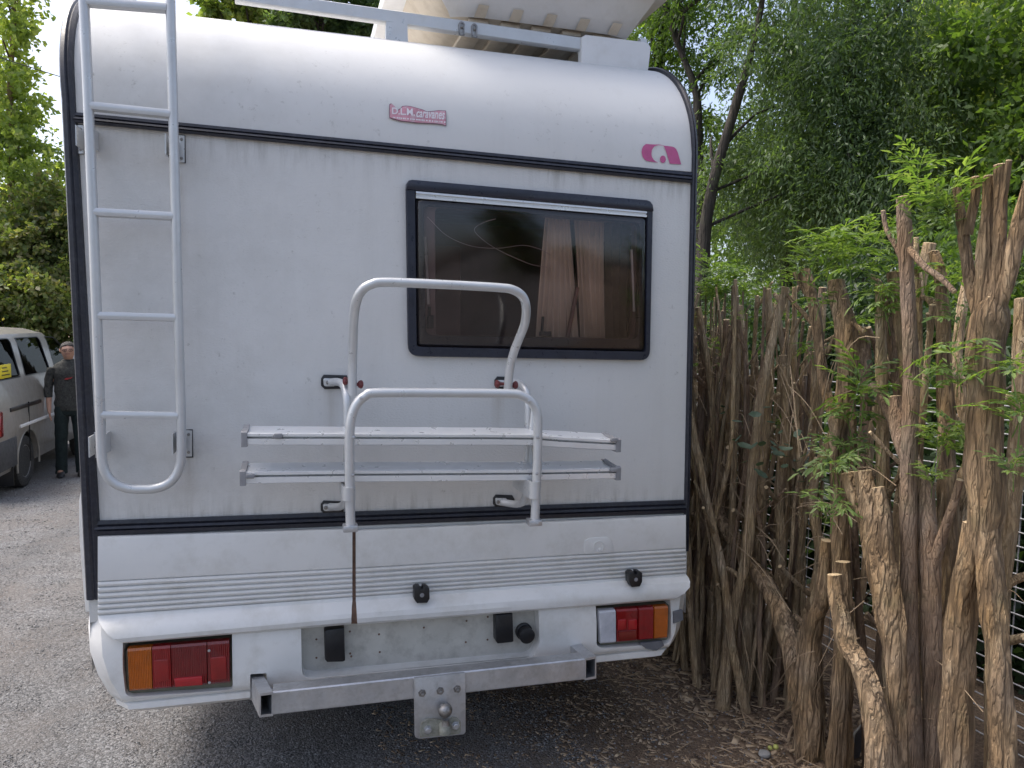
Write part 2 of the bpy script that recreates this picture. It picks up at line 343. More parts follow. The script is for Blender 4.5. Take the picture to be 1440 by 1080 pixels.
def smooth_path(pts, k=6):
    """Catmull-Rom through points"""
    P = [Vector(p) for p in pts]
    if len(P) < 3: return P
    Q = [P[0]*2-P[1]] + P + [P[-1]*2-P[-2]]; o = []
    for i in range(1, len(Q)-2):
        for j in range(k):
            t = j/k; a, b, c, d = Q[i-1:i+3]
            o.append(0.5*((2*b)+(c-a)*t+(2*a-5*b+4*c-d)*t*t+(3*b-a-3*c+d)*t**3))
    return o+[P[-1]]
def round_poly(pts, r, n=5):
    """round the corners of a closed polygon of Vectors"""
    o = []; L = len(pts)
    for i in range(L):
        a, b, c = Vector(pts[i-1]), Vector(pts[i]), Vector(pts[(i+1) % L]); rr = r[i] if isinstance(r, (list, tuple)) else r
        d1 = (a-b); d2 = (c-b); k1 = min(rr, d1.length*.45); k2 = min(rr, d2.length*.45)
        if rr <= 0: o.append(b); continue
        p1 = b+d1.normalized()*k1; p2 = b+d2.normalized()*k2
        for j in range(n+1):
            t = j/n; o.append(p1*(1-t)**2+b*2*t*(1-t)+p2*t*t)
    return o
def prism(name, pts, Y0, Y1, m, parent, bev=0.0, rnd=0.0):
    """outline given in picture pixels on the plane Y0 (near face), with real thickness back to Y1"""
    P = [at(x, y, Y0) for x, y in pts]
    if rnd: P = round_poly(P, rnd)
    b = B(); back = [Vector((p.x, Y1, p.z)) for p in P]
    if bev:
        c = sum(P, Vector())/len(P)
        ins = []
        for i, p in enumerate(P):
            e = P[(i+1) % len(P)]-P[i-1]; nrm = Vector((e.z, 0, -e.x)); nrm.normalize()
            if nrm.dot(c-p) < 0: nrm = -nrm
            ins.append(nrm)
        r0 = [p+ins[i]*bev for i, p in enumerate(P)]; r1 = [p+ins[i]*bev*0.3+Vector((0, bev*0.3, 0)) for i, p in enumerate(P)]; r2 = [p+Vector((0, bev, 0)) for p in P]
        b.loft([r0, r1, r2, back])
    else: b.loft([P, back])
    return b.build(name, m, parent)
def rows_panel(name, rows, m, parent, nx=24, back=None, ang=30):
    """rows: (xl,yl,xr,yr,Y) in picture pixels on plane Y; a sheet swept from left to right with ends turned back"""
    V = []
    for xl, yl, xr, yr, Y in rows:
        a = at(xl, yl, Y); c = at(xr, yr, Y); V.append([a.lerp(c, i/nx) for i in range(nx+1)])
    if back is not None:
        ext = [[Vector((p.x, back, p.z)) for p in V[-1]]]; ext0 = [[Vector((p.x, back, p.z)) for p in V[0]]]
        V = ext0+V+ext
    b = B(); n = nx+1; f = []
    for k in range(len(V)-1):
        for j in range(nx): a = k*n+j; f.append((a, a+1, a+n+1, a+n))
    b.add([p for r_ in V for p in r_], f)
    if back is not None:                      # end faces
        for j in (0, nx):
            e = [r_[j] for r_ in V]; eb = [Vector((p.x, back, p.z)) for p in e]; k = len(e)
            b.add(e+eb, [(i, i+1, k+i+1, k+i) for i in range(1, k-2)])
    return b.build(name, m, parent, ang=ang)
def bool_cut(o, cutters):
    """cut solids out of a mesh object, keep the result as plain mesh"""
    for c in cutters:
        md = o.modifiers.new('cut', 'BOOLEAN'); md.operation = 'DIFFERENCE'; md.object = c; md.solver = 'EXACT'
    bpy.context.view_layer.update()
    dg = bpy.context.evaluated_depsgraph_get(); me = bpy.data.meshes.new_from_object(o.evaluated_get(dg), depsgraph=dg)
    o.modifiers.clear(); old = o.data; nm = old.name; o.data = me; bpy.data.meshes.remove(old); me.name = nm
    me.polygons.foreach_set('use_smooth', [True]*len(me.polygons)); me.set_sharp_from_angle(angle=R(32))
    for c in cutters:
        d = c.data; bpy.data.objects.remove(c); bpy.data.meshes.remove(d)
def cutter(pts, Y0, Y1, rnd=0.0):
    P = [at(x, y, Y0) for x, y in pts]
    if rnd: P = round_poly(P, rnd)
    return B().loft([P, [Vector((p.x, Y1, p.z)) for p in P]]).build('cutter', M['black'])
def bolt(b, c, d, r, h=None, n=6):
    h = h or r*0.8; d = Vector(d).normalized()
    b.lathe(Vector(c), d, [(0, r*1.35), (h*0.25, r*1.35), (h*0.25, r), (h*0.9, r), (h, r*0.8)], n)
#@@PART1
# ------------------------------------------------------------------ ground
def ground_material():
    m, t, p = base_mat('gravel and leaf litter'); P = pos(t)
    sx = N(t, 'ShaderNodeSeparateXYZ'); t.links.new(P, sx.inputs[0])
    v = N(t, 'ShaderNodeTexVoronoi'); v.inputs['Scale'].default_value = 110; t.links.new(P, v.inputs['Vector'])
    sv = N(t, 'ShaderNodeSeparateColor'); t.links.new(v.outputs['Color'], sv.inputs[0])
    g = ramp(t, sv.outputs[0], [(0.0, (0.075, 0.075, 0.077)), (0.5, (0.15, 0.151, 0.154)), (1.0, (0.28, 0.282, 0.287))])
    big = noise_tex(t, P, 1.3, 5, 0.65)
    g = mixc(t, math_n(t, 'MULTIPLY', ramp(t, noise_tex(t, P, 2.2, 4, 0.6, (1.0, 0.16, 1.0)), [(0.45, 0.0), (0.70, 1.0)]), 0.55), g, (0.085, 0.082, 0.08))
    g = mixc(t, ramp(t, big, [(0.42, 0.0), (0.68, 0.75)]), g, (0.145, 0.125, 0.11))
    b = ramp(t, noise_tex(t, P, 70, 6, 0.75), [(0.3, (0.065, 0.045, 0.03)), (0.55, (0.18, 0.125, 0.085)), (0.75, (0.38, 0.28, 0.185))])
    # leaf litter lies along the hedge
    k = math_n(t, 'ADD', math_n(t, 'ADD', sx.outputs[0], math_n(t, 'MULTIPLY', sx.outputs[1], 0.30)), math_n(t, 'MULTIPLY', big, 1.4))
    c = mixc(t, ramp(t, math_n(t, 'MULTIPLY', k, 0.2), [(0.42, 0.0), (0.52, 1.0)]), g, b)
    t.links.new(c, p.inputs['Base Color']); p.inputs['Roughness'].default_value = 0.95
    h = math_n(t, 'ADD', math_n(t, 'MULTIPLY', v.outputs['Distance'], -0.6), noise_tex(t, P, 160, 4))
    bump(t, p, h, 0.9, 0.012); return m
M['ground'] = ground_material()
def gh(x, y):
    k = math.exp(-((x-1)/9)**2-((y-2)/10)**2)
    return gz(y) + k*(0.030*noise.noise((x*.9, y*.9, 3.1)) + 0.012*noise.noise((x*4, y*4, 1.7)))
xs = [-400, -150, -60, -30, -18, -12, -8] + [-6+.12*i for i in range(92)] + [6, 9, 14, 22, 40, 90, 200, 400]
ys = [-300, -100, -40, -18, -9] + [-5+.12*i for i in range(110)] + [9, 12, 17, 25, 40, 80, 200, 500]
gv = [(x, y, gh(x, y)) for y in ys for x in xs]; nx_ = len(xs)
gf = [(j*nx_+i, j*nx_+i+1, (j+1)*nx_+i+1, (j+1)*nx_+i) for j in range(len(ys)-1) for i in range(nx_-1)]
tag(obj('ground', gv, gf, M['ground'], ang=180), kind='structure')

# ------------------------------------------------------------------ motorhome
mh = thing('motorhome', (1.1, 2.8, gz(2.8)), 'old white motorhome seen from behind, with ladder, bike carrier and brown tinted window', 'motorhome')
LEN = 5.7
zg = [0.5+0.1*i for i in range(20)]
# rear wall with the window opening
W_OUT = [(571, 252), (919, 282.5), (914.6, 507), (574.5, 501)]
W_HOLE = [(577, 262), (913, 290), (910, 500), (580.5, 494)]
hole = round_poly([at(*q) for q in W_HOLE], 0.03, 4)
outer = [Vector((XL(.72), 0, .72)), Vector((XR(.72), 0, .72)), Vector((XR(Z0), 0, Z0)), Vector((XL(Z0), 0, Z0))]
pl = [[Vector((p.x, p.z, 0)) for p in q] for q in (outer, hole)]
tri = tessellate_polygon(pl); allp = outer+hole
bw = B(); bw.add(allp, [list(t_) for t_ in tri])
bw.build('rear_wall', M['wall'], mh)
# roof cap and roof
prof = [(0.0, 2.33)] + [(RY*(1-math.cos(math.pi/2*i/18)), Z0+RZ*math.sin(math.pi/2*i/18)) for i in range(19)] + [(LEN-.6, Z0+RZ), (LEN-.2, Z0+RZ-.12), (LEN, 2.3)]
rows = []
for Y, z in prof:
    a, c = XL(min(z, 2.8))+0.004, XR(min(z, 2.4))-0.004
    off = 0.004 if z <= Z0 else 0
    row = []
    for i in range(33):
        f_ = i/32; x = a+(c-a)*f_
        edge = 0.02*max(0, 1-min(f_, 1-f_)*30)**2 if Y > 0.45 else 0
        row.append(Vector((x, Y-off, z-edge)))
    rows.append(row)
B().loft(rows, False, False).build('roof_moulding', M['cap'], mh)
for nm, X in (('left', XL), ('right', XR)):
    b = B(); pts = [(0.0, .55)] + [(0.0, z) for z in (1.0, 1.5, 2.0, 2.33)] + prof[1:] + [(LEN, 1.3), (LEN+.9, 1.05), (LEN+.95, .5), (LEN-.6, .5)]
    vv = [Vector((X(min(z, 2.8)), y, z)) for y, z in pts]
    sets = [vv]
    if nm == 'right':                                # unseen window added on the hedge side to let daylight into the cabin
        hv = [Vector((X(min(z, 2.4)), y, z)) for y, z in ((.30, 1.50), (1.30, 1.50), (1.30, 2.15), (.30, 2.15))]; sets.append(hv)
    av = [v for s_ in sets for v in s_]
    b.add(av, [list(t_) for t_ in tessellate_polygon([[Vector((v.y, v.z, 0)) for v in s_] for s_ in sets])]); b.build('side_wall', M['panel'], mh)
    if nm == 'right':
        sw = part_empty('side_window', mh); c_ = sum(hv, Vector())/4; B().loft([hv, [v+Vector((.012, 0, 0)) for v in hv]]).build('pane', M['pane'], sw)
        ro = [c_+(v-c_)*1.06+Vector((.014, 0, 0)) for v in hv]; ri = [c_+(v-c_)*.96+Vector((.018, 0, 0)) for v in hv]; B().loft([[v-Vector((.02, 0, 0)) for v in ro], ro, ri, [v-Vector((.02, 0, 0)) for v in ri]], True, False).build('frame', M['frame'], sw)
b = B(); fr = [(LEN, 2.3), (LEN, 1.3), (LEN+.9, 1.05), (LEN+.95, .5)]
b.loft([[Vector((XL(min(z, 2.8)), y, z)) for y, z in fr], [Vector((XR(1.5), y, z)) for y, z in fr]], False, False); b.build('front_wall', M['panel'], mh)
b = B(); b.box((XL(1)+.02, .22, .40), (XR(1)-.02, LEN, .56)); b.box((.5, .3, .28), (.6, LEN, .40)); b.box((1.6, .3, .28), (1.7, LEN, .40)); b.build('chassis', M['under'], mh)
for y in (1.5, 4.6):
    for x, s in ((0.16, -1), (2.04, 1)):
        g = gz(y); wb = B(); c = (x, y, g+.33)
        wb.lathe(c, (1, 0, 0), [(-.1, .2), (-.1, .31), (-.07, .33), (.07, .33), (.1, .31), (.1, .2)], 28); wh = wb.build('wheel', M['tyre'], mh)
        B().lathe(c, (1, 0, 0), [(-.09, .02), (-.08, .2), (.08, .2), (.09, .02)], 20).build('rim', M['rim'], wh)
# pale flared fairing that shows past the left corner
pf = [at(x, y, .16) for x, y in ((117, 686), (113.5, 692), (111, 705), (112, 760), (116, 810), (119, 845), (120.5, 860), (135, 860), (132, 760), (128, 686))]
b = B(); b.loft([[p+Vector((0, .0, 0)) for p in pf], [Vector((p.x, 1.3, p.z)) for p in pf]]); b.build('side_fairing', M['panel'], mh)

# vertical corner trims
def corner_trim(X, sgn, wd0, wd1, zlo):
    rings = []
    pr = [(0.0, zlo+(Z0-zlo)*i/10) for i in range(11)] + prof[2:20] + [(2.5, Z0+RZ)]
    for i, (Y, z) in enumerate(pr):
        s = max(0, min(1, (z-Z0)/RZ)); n = Vector((0, -math.sqrt(1-s*s)/RY, s/RZ)); n.normalize()
        e = X(min(z, 2.8)); wdt = wd1+(wd0-wd1)*min(1, (z-zlo)/(2.4-zlo)); p = Vector((e, Y, z)); i_ = Vector((-sgn*wdt, 0, 0)); o_ = Vector((sgn*0.006, 0, 0))
        rings.append([p+o_-n*.035, p+o_+n*.004, p+o_*.2+n*.013, p+i_*.30+n*.017, p+i_*.45+n*.012, p+i_*.6+n*.016, p+i_*.9+n*.012, p+i_-n*.002, p+i_*.9-n*.03])
    B().loft(rings).build('corner_trim', M['rubber'], mh)
corner_trim(XL, -1, .036, .047, .800)
corner_trim(XR, 1, .021, .019, .815)

def strip(name, top, bot):
    """rubber strip with two ribs; top/bot: picture lines"""
    (ax, ay), (bx, by) = top; (cx, cy), (dx, dy) = bot; rws = []
    for s, Y in ((0, -.001), (.04, -.010), (.28, -.013), (.38, -.008), (.44, -.013), (.60, -.017), (.66, -.010), (.72, -.016), (.95, -.014), (1, -.001)):
        rws.append((ax+(cx-ax)*s, ay+(cy-ay)*s, bx+(dx-bx)*s, by+(dy-by)*s, Y))
    rows_panel(name, rws, M['rubber'], mh, 12, None, 20)
strip('trim_strip', ((102, 157), (973.5, 242.3)), ((104, 172.5), (973, 257.8)))
strip('trim_strip', ((131, 732), (966, 702.5)), ((134, 753.5), (966, 722)))

# lower moulding: two panels with a gap, ribs and a rolled lip
def ribbed(top, ribsL, ribsR, xl, xr, lip, nx):
    rws = [(xl[0], top[0], xr[0], top[1], -.012), (xl[0], top[0]+1.5, xr[0], top[1]+1.5, -.024), (xl[0], top[0]+6, xr[0], top[1]+6, -.027)]
    n = len(ribsL)
    rws.append((xl[0], ribsL[0]-3, xr[0], ribsR[0]-3, -.029))
    for i in range(n):
        a, c = ribsL[i], ribsR[i]
        rws += [(xl[0], a-.9, xr[0], c-.9, -.0275), (xl[0], a, xr[0], c, -.020), (xl[0], a+1.0, xr[0], c+1.0, -.0265)]
        if i < n-1:
            h = (ribsL[i+1]-a); k = (ribsR[i+1]-c); rws += [(xl[0], a+h*.3, xr[0], c+k*.3, -.031), (xl[0], a+h*.6, xr[0], c+k*.6, -.032)]
    rws += [(l[0], l[1], r_[0], r_[1], Y) for l, r_, Y in lip]
    return rows_panel('lower_panel', rws, M['panel'], mh, nx, .02, 25)
ribbed((754, 742.5), (818, 826, 834, 842, 850, 857.5, 865), (799, 806, 813, 820, 827, 833, 839), (137.5, 0), (495.5, 0),
       [((138, 870), (495.5, 845), -.031), ((140, 876), (495, 850), -.042), ((144, 883), (494.5, 856), -.058), ((151, 892), (494.5, 863), -.070), ((160, 899), (494, 869), -.074), ((171, 903.5), (494.2, 875), -.070), ((176, 904.5), (493.6, 878), -.055)], 30)
ribbed((745, 724), (799, 806, 813, 820, 827, 833, 839), (771, 777, 783, 789, 795, 800.5, 806), (500.5, 0), (964.5, 0),
       [((500.5, 845), (966.5, 810), -.031), ((501, 850), (968.5, 813), -.042), ((501.5, 856), (970.5, 818), -.058), ((502, 863), (970, 826), -.070), ((502.3, 870), (962, 835), -.074), ((502.6, 876), (951, 841), -.070), ((503, 878.5), (944, 843.5), -.055)], 36)
b = B(); g0, g1 = at(494, 744, -.012), at(502, 744, -.012); gr = [[at(x0_, y_, Y_), at(x1_, y_, Y_)] for x0_, x1_, y_, Y_ in ((494.3, 501.5, 842, -.021), (494.3, 501.8, 856, -.046), (494.2, 502, 864, -.056), (494, 502.4, 873, -.056), (494, 502.6, 877, -.046))]
b.loft([[g0, g1]]+gr, False, False); b.build('panel_gap', M['gap'], mh)
# raised badge in the moulding
prism('embossed_badge', [(821, 768), (823, 760), (829, 757), (853, 755), (859, 758), (862, 768), (863, 777), (823, 779.5)], -.031, -.02, M['panel'], mh, .002, .004)
bd = B(); bd.lathe(at(842, 768.5, -.031), (0, -1, 0), [(0, .0225), (.003, .0225), (.003, .019), (.0005, .018)], 24); bd.lathe(at(843.5, 773, -.031), (0, -1, 0), [(0, .008), (.003, .0075), (.0045, .003)], 14); bd.build('embossed_ring', M['panel'], mh)
# black catches
for pts, hd in ((((582.5, 828), (586, 825), (590.5, 825), (591, 829), (594.5, 829), (595, 825), (600, 825), (604, 828), (604.5, 842), (601, 848), (586.5, 848.5), (582.5, 843)), (593.5, 837)),
                (((884.5, 807), (888, 804.3), (892, 804.3), (892.3, 808), (895.5, 808), (896, 804), (900.5, 804), (903.5, 806), (903.5, 818), (900, 825), (889, 826), (885, 820)), (894.5, 815))):
    k = prism('panel_catch', pts, -.080, -.045, M['black'], mh, .003); bb = B(); bolt(bb, at(hd[0], hd[1], -.080), (0, -1, 0), .006, .003, 10); bb.build('screw', M['capgrey'], k)

# bumper: one solid with three pockets cut out of it
brow = [(123.5, 862, 969, 803, .03), (120.5, 867, 971.5, 808, -.005), (118.5, 890, 973, 835, -.038), (121, 925, 968.5, 865, -.052), (132, 958, 964, 890, -.056), (147, 982, 957, 905, -.056), (151, 988.5, 955, 908.5, -.050), (155, 990.5, 953, 909.5, -.038), (157, 993, 950, 912, -.050), (160, 1000.5, 944, 920.5, -.052), (175, 1002, 935, 922, -.03)]
V = []; nxb = 40
for xl, yl, xr, yr, Y in brow:
    a = at(xl, yl, Y); c = at(xr, yr, Y); row = []
    for i in range(nxb+1):
        f_ = i/nxb; f_ = f_ - .02*math.sin(2*math.pi*f_); q = a.lerp(c, f_); e = min(f_, 1-f_)*2.2; q.y += .05*max(0, 1-e/.06)**2; row.append(q)
    V.append(row)
for i in range(nxb+1):
    for k in range(1, len(V)):
        if V[k][i].z > V[k-1][i].z-.0012: V[k][i].z = V[k-1][i].z-.0012
b = B(); rings = []
for i in range(nxb+1):
    col_ = [V[k][i] for k in range(len(brow))]; rings.append(col_+[Vector((col_[-1].x, .16, col_[-1].z)), Vector((col_[0].x, .16, col_[0].z))])
b.loft(rings); bump_o = b.build('bumper', M['bumper'], mh)
cuts = [cutter([(172, 896), (326, 884), (327.5, 968), (324, 970), (185, 979.5), (177, 976), (173, 940)], -.3, .06, .012),
        cutter([(839, 846), (944, 840), (943, 900), (939, 904), (846, 911), (838, 907)], -.3, .05, .01),
        cutter([(423, 870), (758, 850), (758.5, 905), (752, 920), (744, 925), (440, 953), (428, 951), (424.5, 944)], -.3, .012, .015),
        cutter([(352, 947), (375, 945.5), (377, 1010), (352.5, 1012)], -.3, .1, .004)]
# cutters were drawn at Y=-0.3 from pixels: move their outline to where the face is
for c in cuts:
    for v in c.data.vertices:
        k = (-.05-CAM.y)/(-.3-CAM.y); wv = v.co; v.co = Vector((CAM.x+(wv.x-CAM.x)*k, wv.y, CAM.z+(wv.z-CAM.z)*k))
bool_cut(bump_o, cuts)
rc = prism('plate_recess', [(420, 868), (762, 848), (762, 930), (420, 962)], .006, .03, M['recess'], mh)
lg = B(); lg.loft([[at(428, 946, .004), at(748, 916, .004)], [at(426, 949, -.02), at(752, 919, -.02)], [at(425, 953.5, -.047), at(756, 922, -.047)]], False, False); lg.build('recess_ledge', M['bumper'], mh)
for q in ((596, 882.5), (656, 873), (655, 903), (686, 867.5), (685.5, 899.5), (492, 888), (492.5, 919), (494, 923), (533, 892), (534, 917), (445, 899), (445, 925)): B().lathe(at(q[0], q[1], .006), (0, -1, 0), [(0, .004), (.003, .003)], 8).build('screw_head', M['gap'], rc)
for pts in ([(456, 889), (460, 886), (484, 883.5), (485.5, 929), (482, 931), (460, 931.5), (457, 928)], [(697, 866), (699, 864.5), (721, 863.5), (722.5, 902), (720, 903.5), (700, 905.5), (697.5, 902)]):
    prism('plate_lamp', pts, -.035, .006, M['black'], mh, .004)
B().lathe(at(736, 887, .004), (0, -1, 0), [(0, .033), (.012, .033), (.014, .028), (.040, .026), (.043, .030), (.052, .030), (.054, .024), (.055, .004)], 24).build('socket_cover', M['black'], mh)
# tail lights
def lens(name, pts, Y, m, parent, flutes=0, horiz=False):
    P = [at(x, y, Y) for x, y in pts]; tl, tr, br, bl = P; flutes *= 2; n = max(1, flutes)*4; rings = []
    for i in range(n+1):
        f_ = i/n; a = tl.lerp(tr, f_); c = bl.lerp(br, f_); dy = .0009*math.cos(2*math.pi*f_*flutes) if flutes else 0
        e = .006 if i in (0, n) else 0
        rings.append([Vector((a.x, Y+.03, a.z)), a+Vector((0, .006+e*.3, 0)), a.lerp(c, .05)+Vector((0, dy+e, 0)), a.lerp(c, .95)+Vector((0, dy+e, 0)), c+Vector((0, .006+e*.3, 0)), Vector((c.x, Y+.03, c.z))])
    return B().loft(rings).build(name, m, parent, ang=25)
tl = prism('tail_light', [(176.5, 914), (325, 902), (327, 966), (178, 976)], -.030, .05, M['olive'], mh, .003, .008)
lens('amber_lens', [(178.5, 913.5), (213, 910.6), (214.5, 970), (181.5, 972.5)], -.062, M['amber'], tl, 7)
lens('red_lens', [(213.2, 910.6), (239.7, 908.4), (241.7, 967.8), (214.7, 970)], -.062, M['red'], tl, 5)
lens('dark_red_lens', [(239.8, 908.4), (290.8, 904.2), (291.8, 963.5), (241.8, 967.7)], -.061, M['darkred'], tl, 10)
lens('red_lens', [(291, 904.1), (322.5, 901.6), (323.5, 960.5), (292, 963.4)], -.062, M['darkred'], tl, 6)
prism('reflector', [(245, 955), (284, 951.5), (285, 963.5), (246.5, 966.5)], -.068, -.05, M['brightred'], tl, .002)
prism('brake_window', [(215, 929), (237, 927), (238, 958), (217, 960)], -.0645, -.05, M['red'], tl, .003, .006); prism('brake_window', [(295, 925), (318, 923), (319, 955), (297, 957)], -.0645, -.05, M['red'], tl, .003, .006)
for q in ((294, 915), (294.5, 960)): sc_ = B(); bolt(sc_, at(q[0], q[1], -.063), (0, -1, 0), .0035, .003, 8); sc_.build('lens_screw', M['galv'], tl)
tr_ = prism('tail_light', [(841, 858), (942, 850), (941, 897), (938, 900), (845, 907.5), (841.5, 905)], -.030, .04, M['olive'], mh, .003, .008)
lens('clear_lens', [(843, 860), (866, 858), (866.5, 904), (845, 906)], -.062, M['clear'], tr_, 9)
lens('red_lens', [(867, 858), (897, 855.8), (896.5, 901), (867.5, 903.8)], -.061, M['red'], tr_, 9)
lens('red_lens', [(898, 855.8), (919.5, 854), (919, 899.3), (898, 901)], -.062, M['red'], tr_, 6)
lens('amber_lens', [(920.5, 854), (940, 852.5), (938.5, 897.5), (920, 899.2)], -.062, M['amber'], tr_, 7)
prism('reflector', [(870, 888), (895, 886), (895.5, 900), (870.5, 902)], -.066, -.05, M['darkred'], tr_, .002)
for a in ((869.5, 881), (884, 896)):
    prism('brake_window', [(a[0], 872), (a[1], 871), (a[1], 885), (a[0], 886.5)], -.0645, -.05, M['brightred'], tr_, .002, .004)
for pts in ([(948, 861), (960, 858), (961, 872), (947.5, 877)], [(899, 905), (932, 901.5), (934, 908), (923, 915), (908, 912)]):
    b = B(); P = [at(x, y, -.0) for x, y in pts]
    # lay the tape on the bumper face
    Q = [at(x, y, -.061) for i, (x, y) in enumerate(pts)]
    b.loft([Q, [q+Vector((0, .012, 0)) for q in Q]]); b.build('tape_patch', M['tape'], mh)

# window
win = part_empty('window', mh)
def ring(name, outp, inp, Yf, Yb, m, parent, rnd_o, rnd_i, bev=.004):
    o_ = round_poly([at(x, y, Yf) for x, y in outp], rnd_o, 5); i_ = round_poly([at(x, y, Yf) for x, y in inp], rnd_i, 5); n = len(o_)
    co = sum(o_, Vector())/n
    def sh(p, k, dy): return Vector((co.x+(p.x-co.x)*k, p.y+dy, co.z+(p.z-co.z)*k))
    R_ = [[Vector((p.x, Yb, p.z)) for p in o_], [sh(p, 1, bev) for p in o_], [sh(p, .994, 0) for p in o_], [sh(p, 1.004, 0) for p in i_], [sh(p, 1, bev) for p in i_], [Vector((p.x, Yb, p.z)) for p in i_]]
    return B().loft(R_+[R_[0]], True, False).build(name, m, parent, ang=40)
F_IN = [(584, 268), (910.5, 297), (908, 494.5), (586.5, 487.5)]
ring('window_frame', W_OUT, F_IN, -.022, .0, M['frame'], win, .042, .012)
prism('top_rail', [(571.5, 266), (572, 258), (575, 253.5), (580, 252.4), (910, 281.2), (915, 283), (918.5, 288), (919, 297)], -.028, -.0, M['frame'], win, .004)
rows_panel('hinge_rail', [(585, 268.3, 910, 296.8, -.010), (585, 268.8, 910, 297.2, -.021), (585, 271.5, 910, 299.6, -.022), (585, 272.3, 910, 300.3, -.014), (585, 274.8, 910, 302.4, -.014), (585, 275.5, 910, 302.9, -.022), (585, 278.6, 909.5, 305.3, -.022), (585, 279, 909.5, 305.7, -.010)], M['alu'], win, 4, None, 20)
pane_p = round_poly([at(x, y, -.012) for x, y in ((586, 279.5), (909, 306), (906.8, 493), (587.5, 486))], .018, 5)
b = B(); cc = sum(pane_p, Vector())/len(pane_p)
pi_ = [cc+(p-cc)*.965+Vector((0, -.010, 0)) for p in pane_p]; b.loft([pane_p, [cc+(p-cc)*.985+Vector((0, -.007, 0)) for p in pane_p], pi_], True, False); b.f.append(list(range(2*len(pane_p), 3*len(pane_p)))); b.m.append(0)
b.build('pane', M['pane'], win, ang=60)
# inner sealing frame behind the pane
ring('seal', [(584, 270), (911, 298), (908.5, 494), (586, 487)], [(596, 288), (900, 313), (897, 477), (599, 472)], .004, .03, M['frame'], win, .02, .03, .003)
ring('inner_frame', [(594, 286), (902, 311), (899, 480), (597, 475)], [(612, 292), (893, 314), (890, 476), (613, 471.5)], .040, .075, simple('pinkish inner frame', (0.20, 0.15, 0.15), 0.5), win, .02, .02, .003)
# cabin behind the window
cb = B(); x0, x1, z0_, z1_ = .95, 2.14, 1.45, 2.28
cb.add([(x0, .078, z0_), (x1, .078, z0_), (x1, .078, z1_), (x0, .078, z1_), (x0, 1.5, z0_), (x1, 1.5, z0_), (x1, 1.5, z1_), (x0, 1.5, z1_)], [(0, 1, 5, 4), (2, 3, 7, 6), (3, 0, 4, 7), (4, 5, 6, 7)])
cb.box((1.0, .9, 1.45), (1.45, 1.4, 2.1), .02); cb.box((1.0, .35, 1.45), (2.1, .85, 1.56), .03); cb.build('cabin_lining', M['inside'], mh, smooth=True)
def curtain(pts_top, pts_bot, Y, folds, amp):
    n = folds*8; rings = []
    for k in range(9):
        v = k/8; row = []
        for i in range(n+1):
            f_ = i/n; a = Vector(pts_top[0]).lerp(Vector(pts_top[1]), f_); c = Vector(pts_bot[0]).lerp(Vector(pts_bot[1]), f_); q = a.lerp(c, v)
            p = at(q.x, q.y, Y); p.y += amp*(math.sin(2*math.pi*f_*folds+.6*math.sin(3*v)+2.2*noise.noise((f_*3, v*1.5, Y*9)))+1.1*noise.noise((f_*4, v*.8, Y*5+3)))*(0.5+.5*v); row.append(p)
        rings.append(row)
    return B().loft(rings, False, False)
curtain(((768, 290), (800, 293)), ((752, 478), (815, 482)), .13, 7, .012).build('curtain', M['curtain'], mh)
curtain(((806, 293), (850, 297)), ((818, 482), (850, 482)), .20, 6, .012).build('curtain', M['curtain'], mh)
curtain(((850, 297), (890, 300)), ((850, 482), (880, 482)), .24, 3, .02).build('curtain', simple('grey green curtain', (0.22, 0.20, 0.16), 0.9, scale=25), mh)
for a, c in (((597.5, 333), (602.5, 428)), ((888, 351), (891.5, 438))):
    s_ = B(); s_.tube([at(a[0], a[1], .025), at(c[0], c[1], .03)], .0055, 8); s_.build('window_stay', M['paintalu'], win)
b = B(); b.box(at(600, 443, .045), at(610, 462, .03), .003); b.tube([at(604, 446, .03), at(604, 431, .028)], .005, 8); b.build('latch', M['black'], win)
b = B(); b.box(at(758, 466, .03), at(776, 473, .012), .003); b.tube([at(762, 467, .018), at(763.5, 445, .016)], .0055, 8); b.build('latch', M['black'], win)
b = B(); b.box(at(893, 443, .045), at(902, 462, .03), .003); b.build('latch', M['black'], win)
B().tube([at(798, 474, .10), at(812, 404, .10)], .0085, 10).build('dark_rod', M['inside'], mh)
for pth in ([(601, 305), (628, 331), (663, 346), (700, 349), (735, 345), (758, 350), (775, 359)], [(697, 308), (680, 313), (667, 323), (680, 338), (700, 351), (725, 363), (748, 372), (770, 376)]):  # pale lines drawn in for a wire reflected in the pane
    B().tube(smooth_path([at(x, y, .02) for x, y in pth], 6), .0011, 6).build('pane_reflection', simple('pale reflection line', (0.55, 0.45, 0.45), 0.7), win)

# logo and sticker on the roof moulding
def decal(name, pts, off, m, parent, n=1):
    """flat print lying on the curved moulding"""
    from mathutils.geometry import tessellate_polygon as tp
    P = [cap(x, y, off) for x, y in pts]; T = tp([[Vector((x, -y, 0)) for x, y in pts]])
    return obj(name, P, [list(t_) for t_ in T], m, parent, smooth=False)
def ex(l): return [(880+x/13.5, 180+y/13.5) for x, y in l]
logo = decal('logo', ex([(370, 312), (520, 322), (560, 322), (620, 322), (700, 338), (715, 348), (660, 338), (600, 335), (540, 350), (505, 385), (480, 430), (472, 500), (485, 560), (520, 615), (560, 645), (595, 655), (590, 662), (380, 632), (345, 605), (310, 560), (285, 470), (295, 400), (320, 350)]), .0066, M['pink'], mh)
decal('logo_stroke', ex([(700, 345), (780, 350), (860, 360), (905, 375), (940, 405), (970, 465), (1000, 570), (1037, 697), (930, 690), (818, 682), (790, 580), (750, 450), (725, 385)]), .0066, M['pink'], logo)
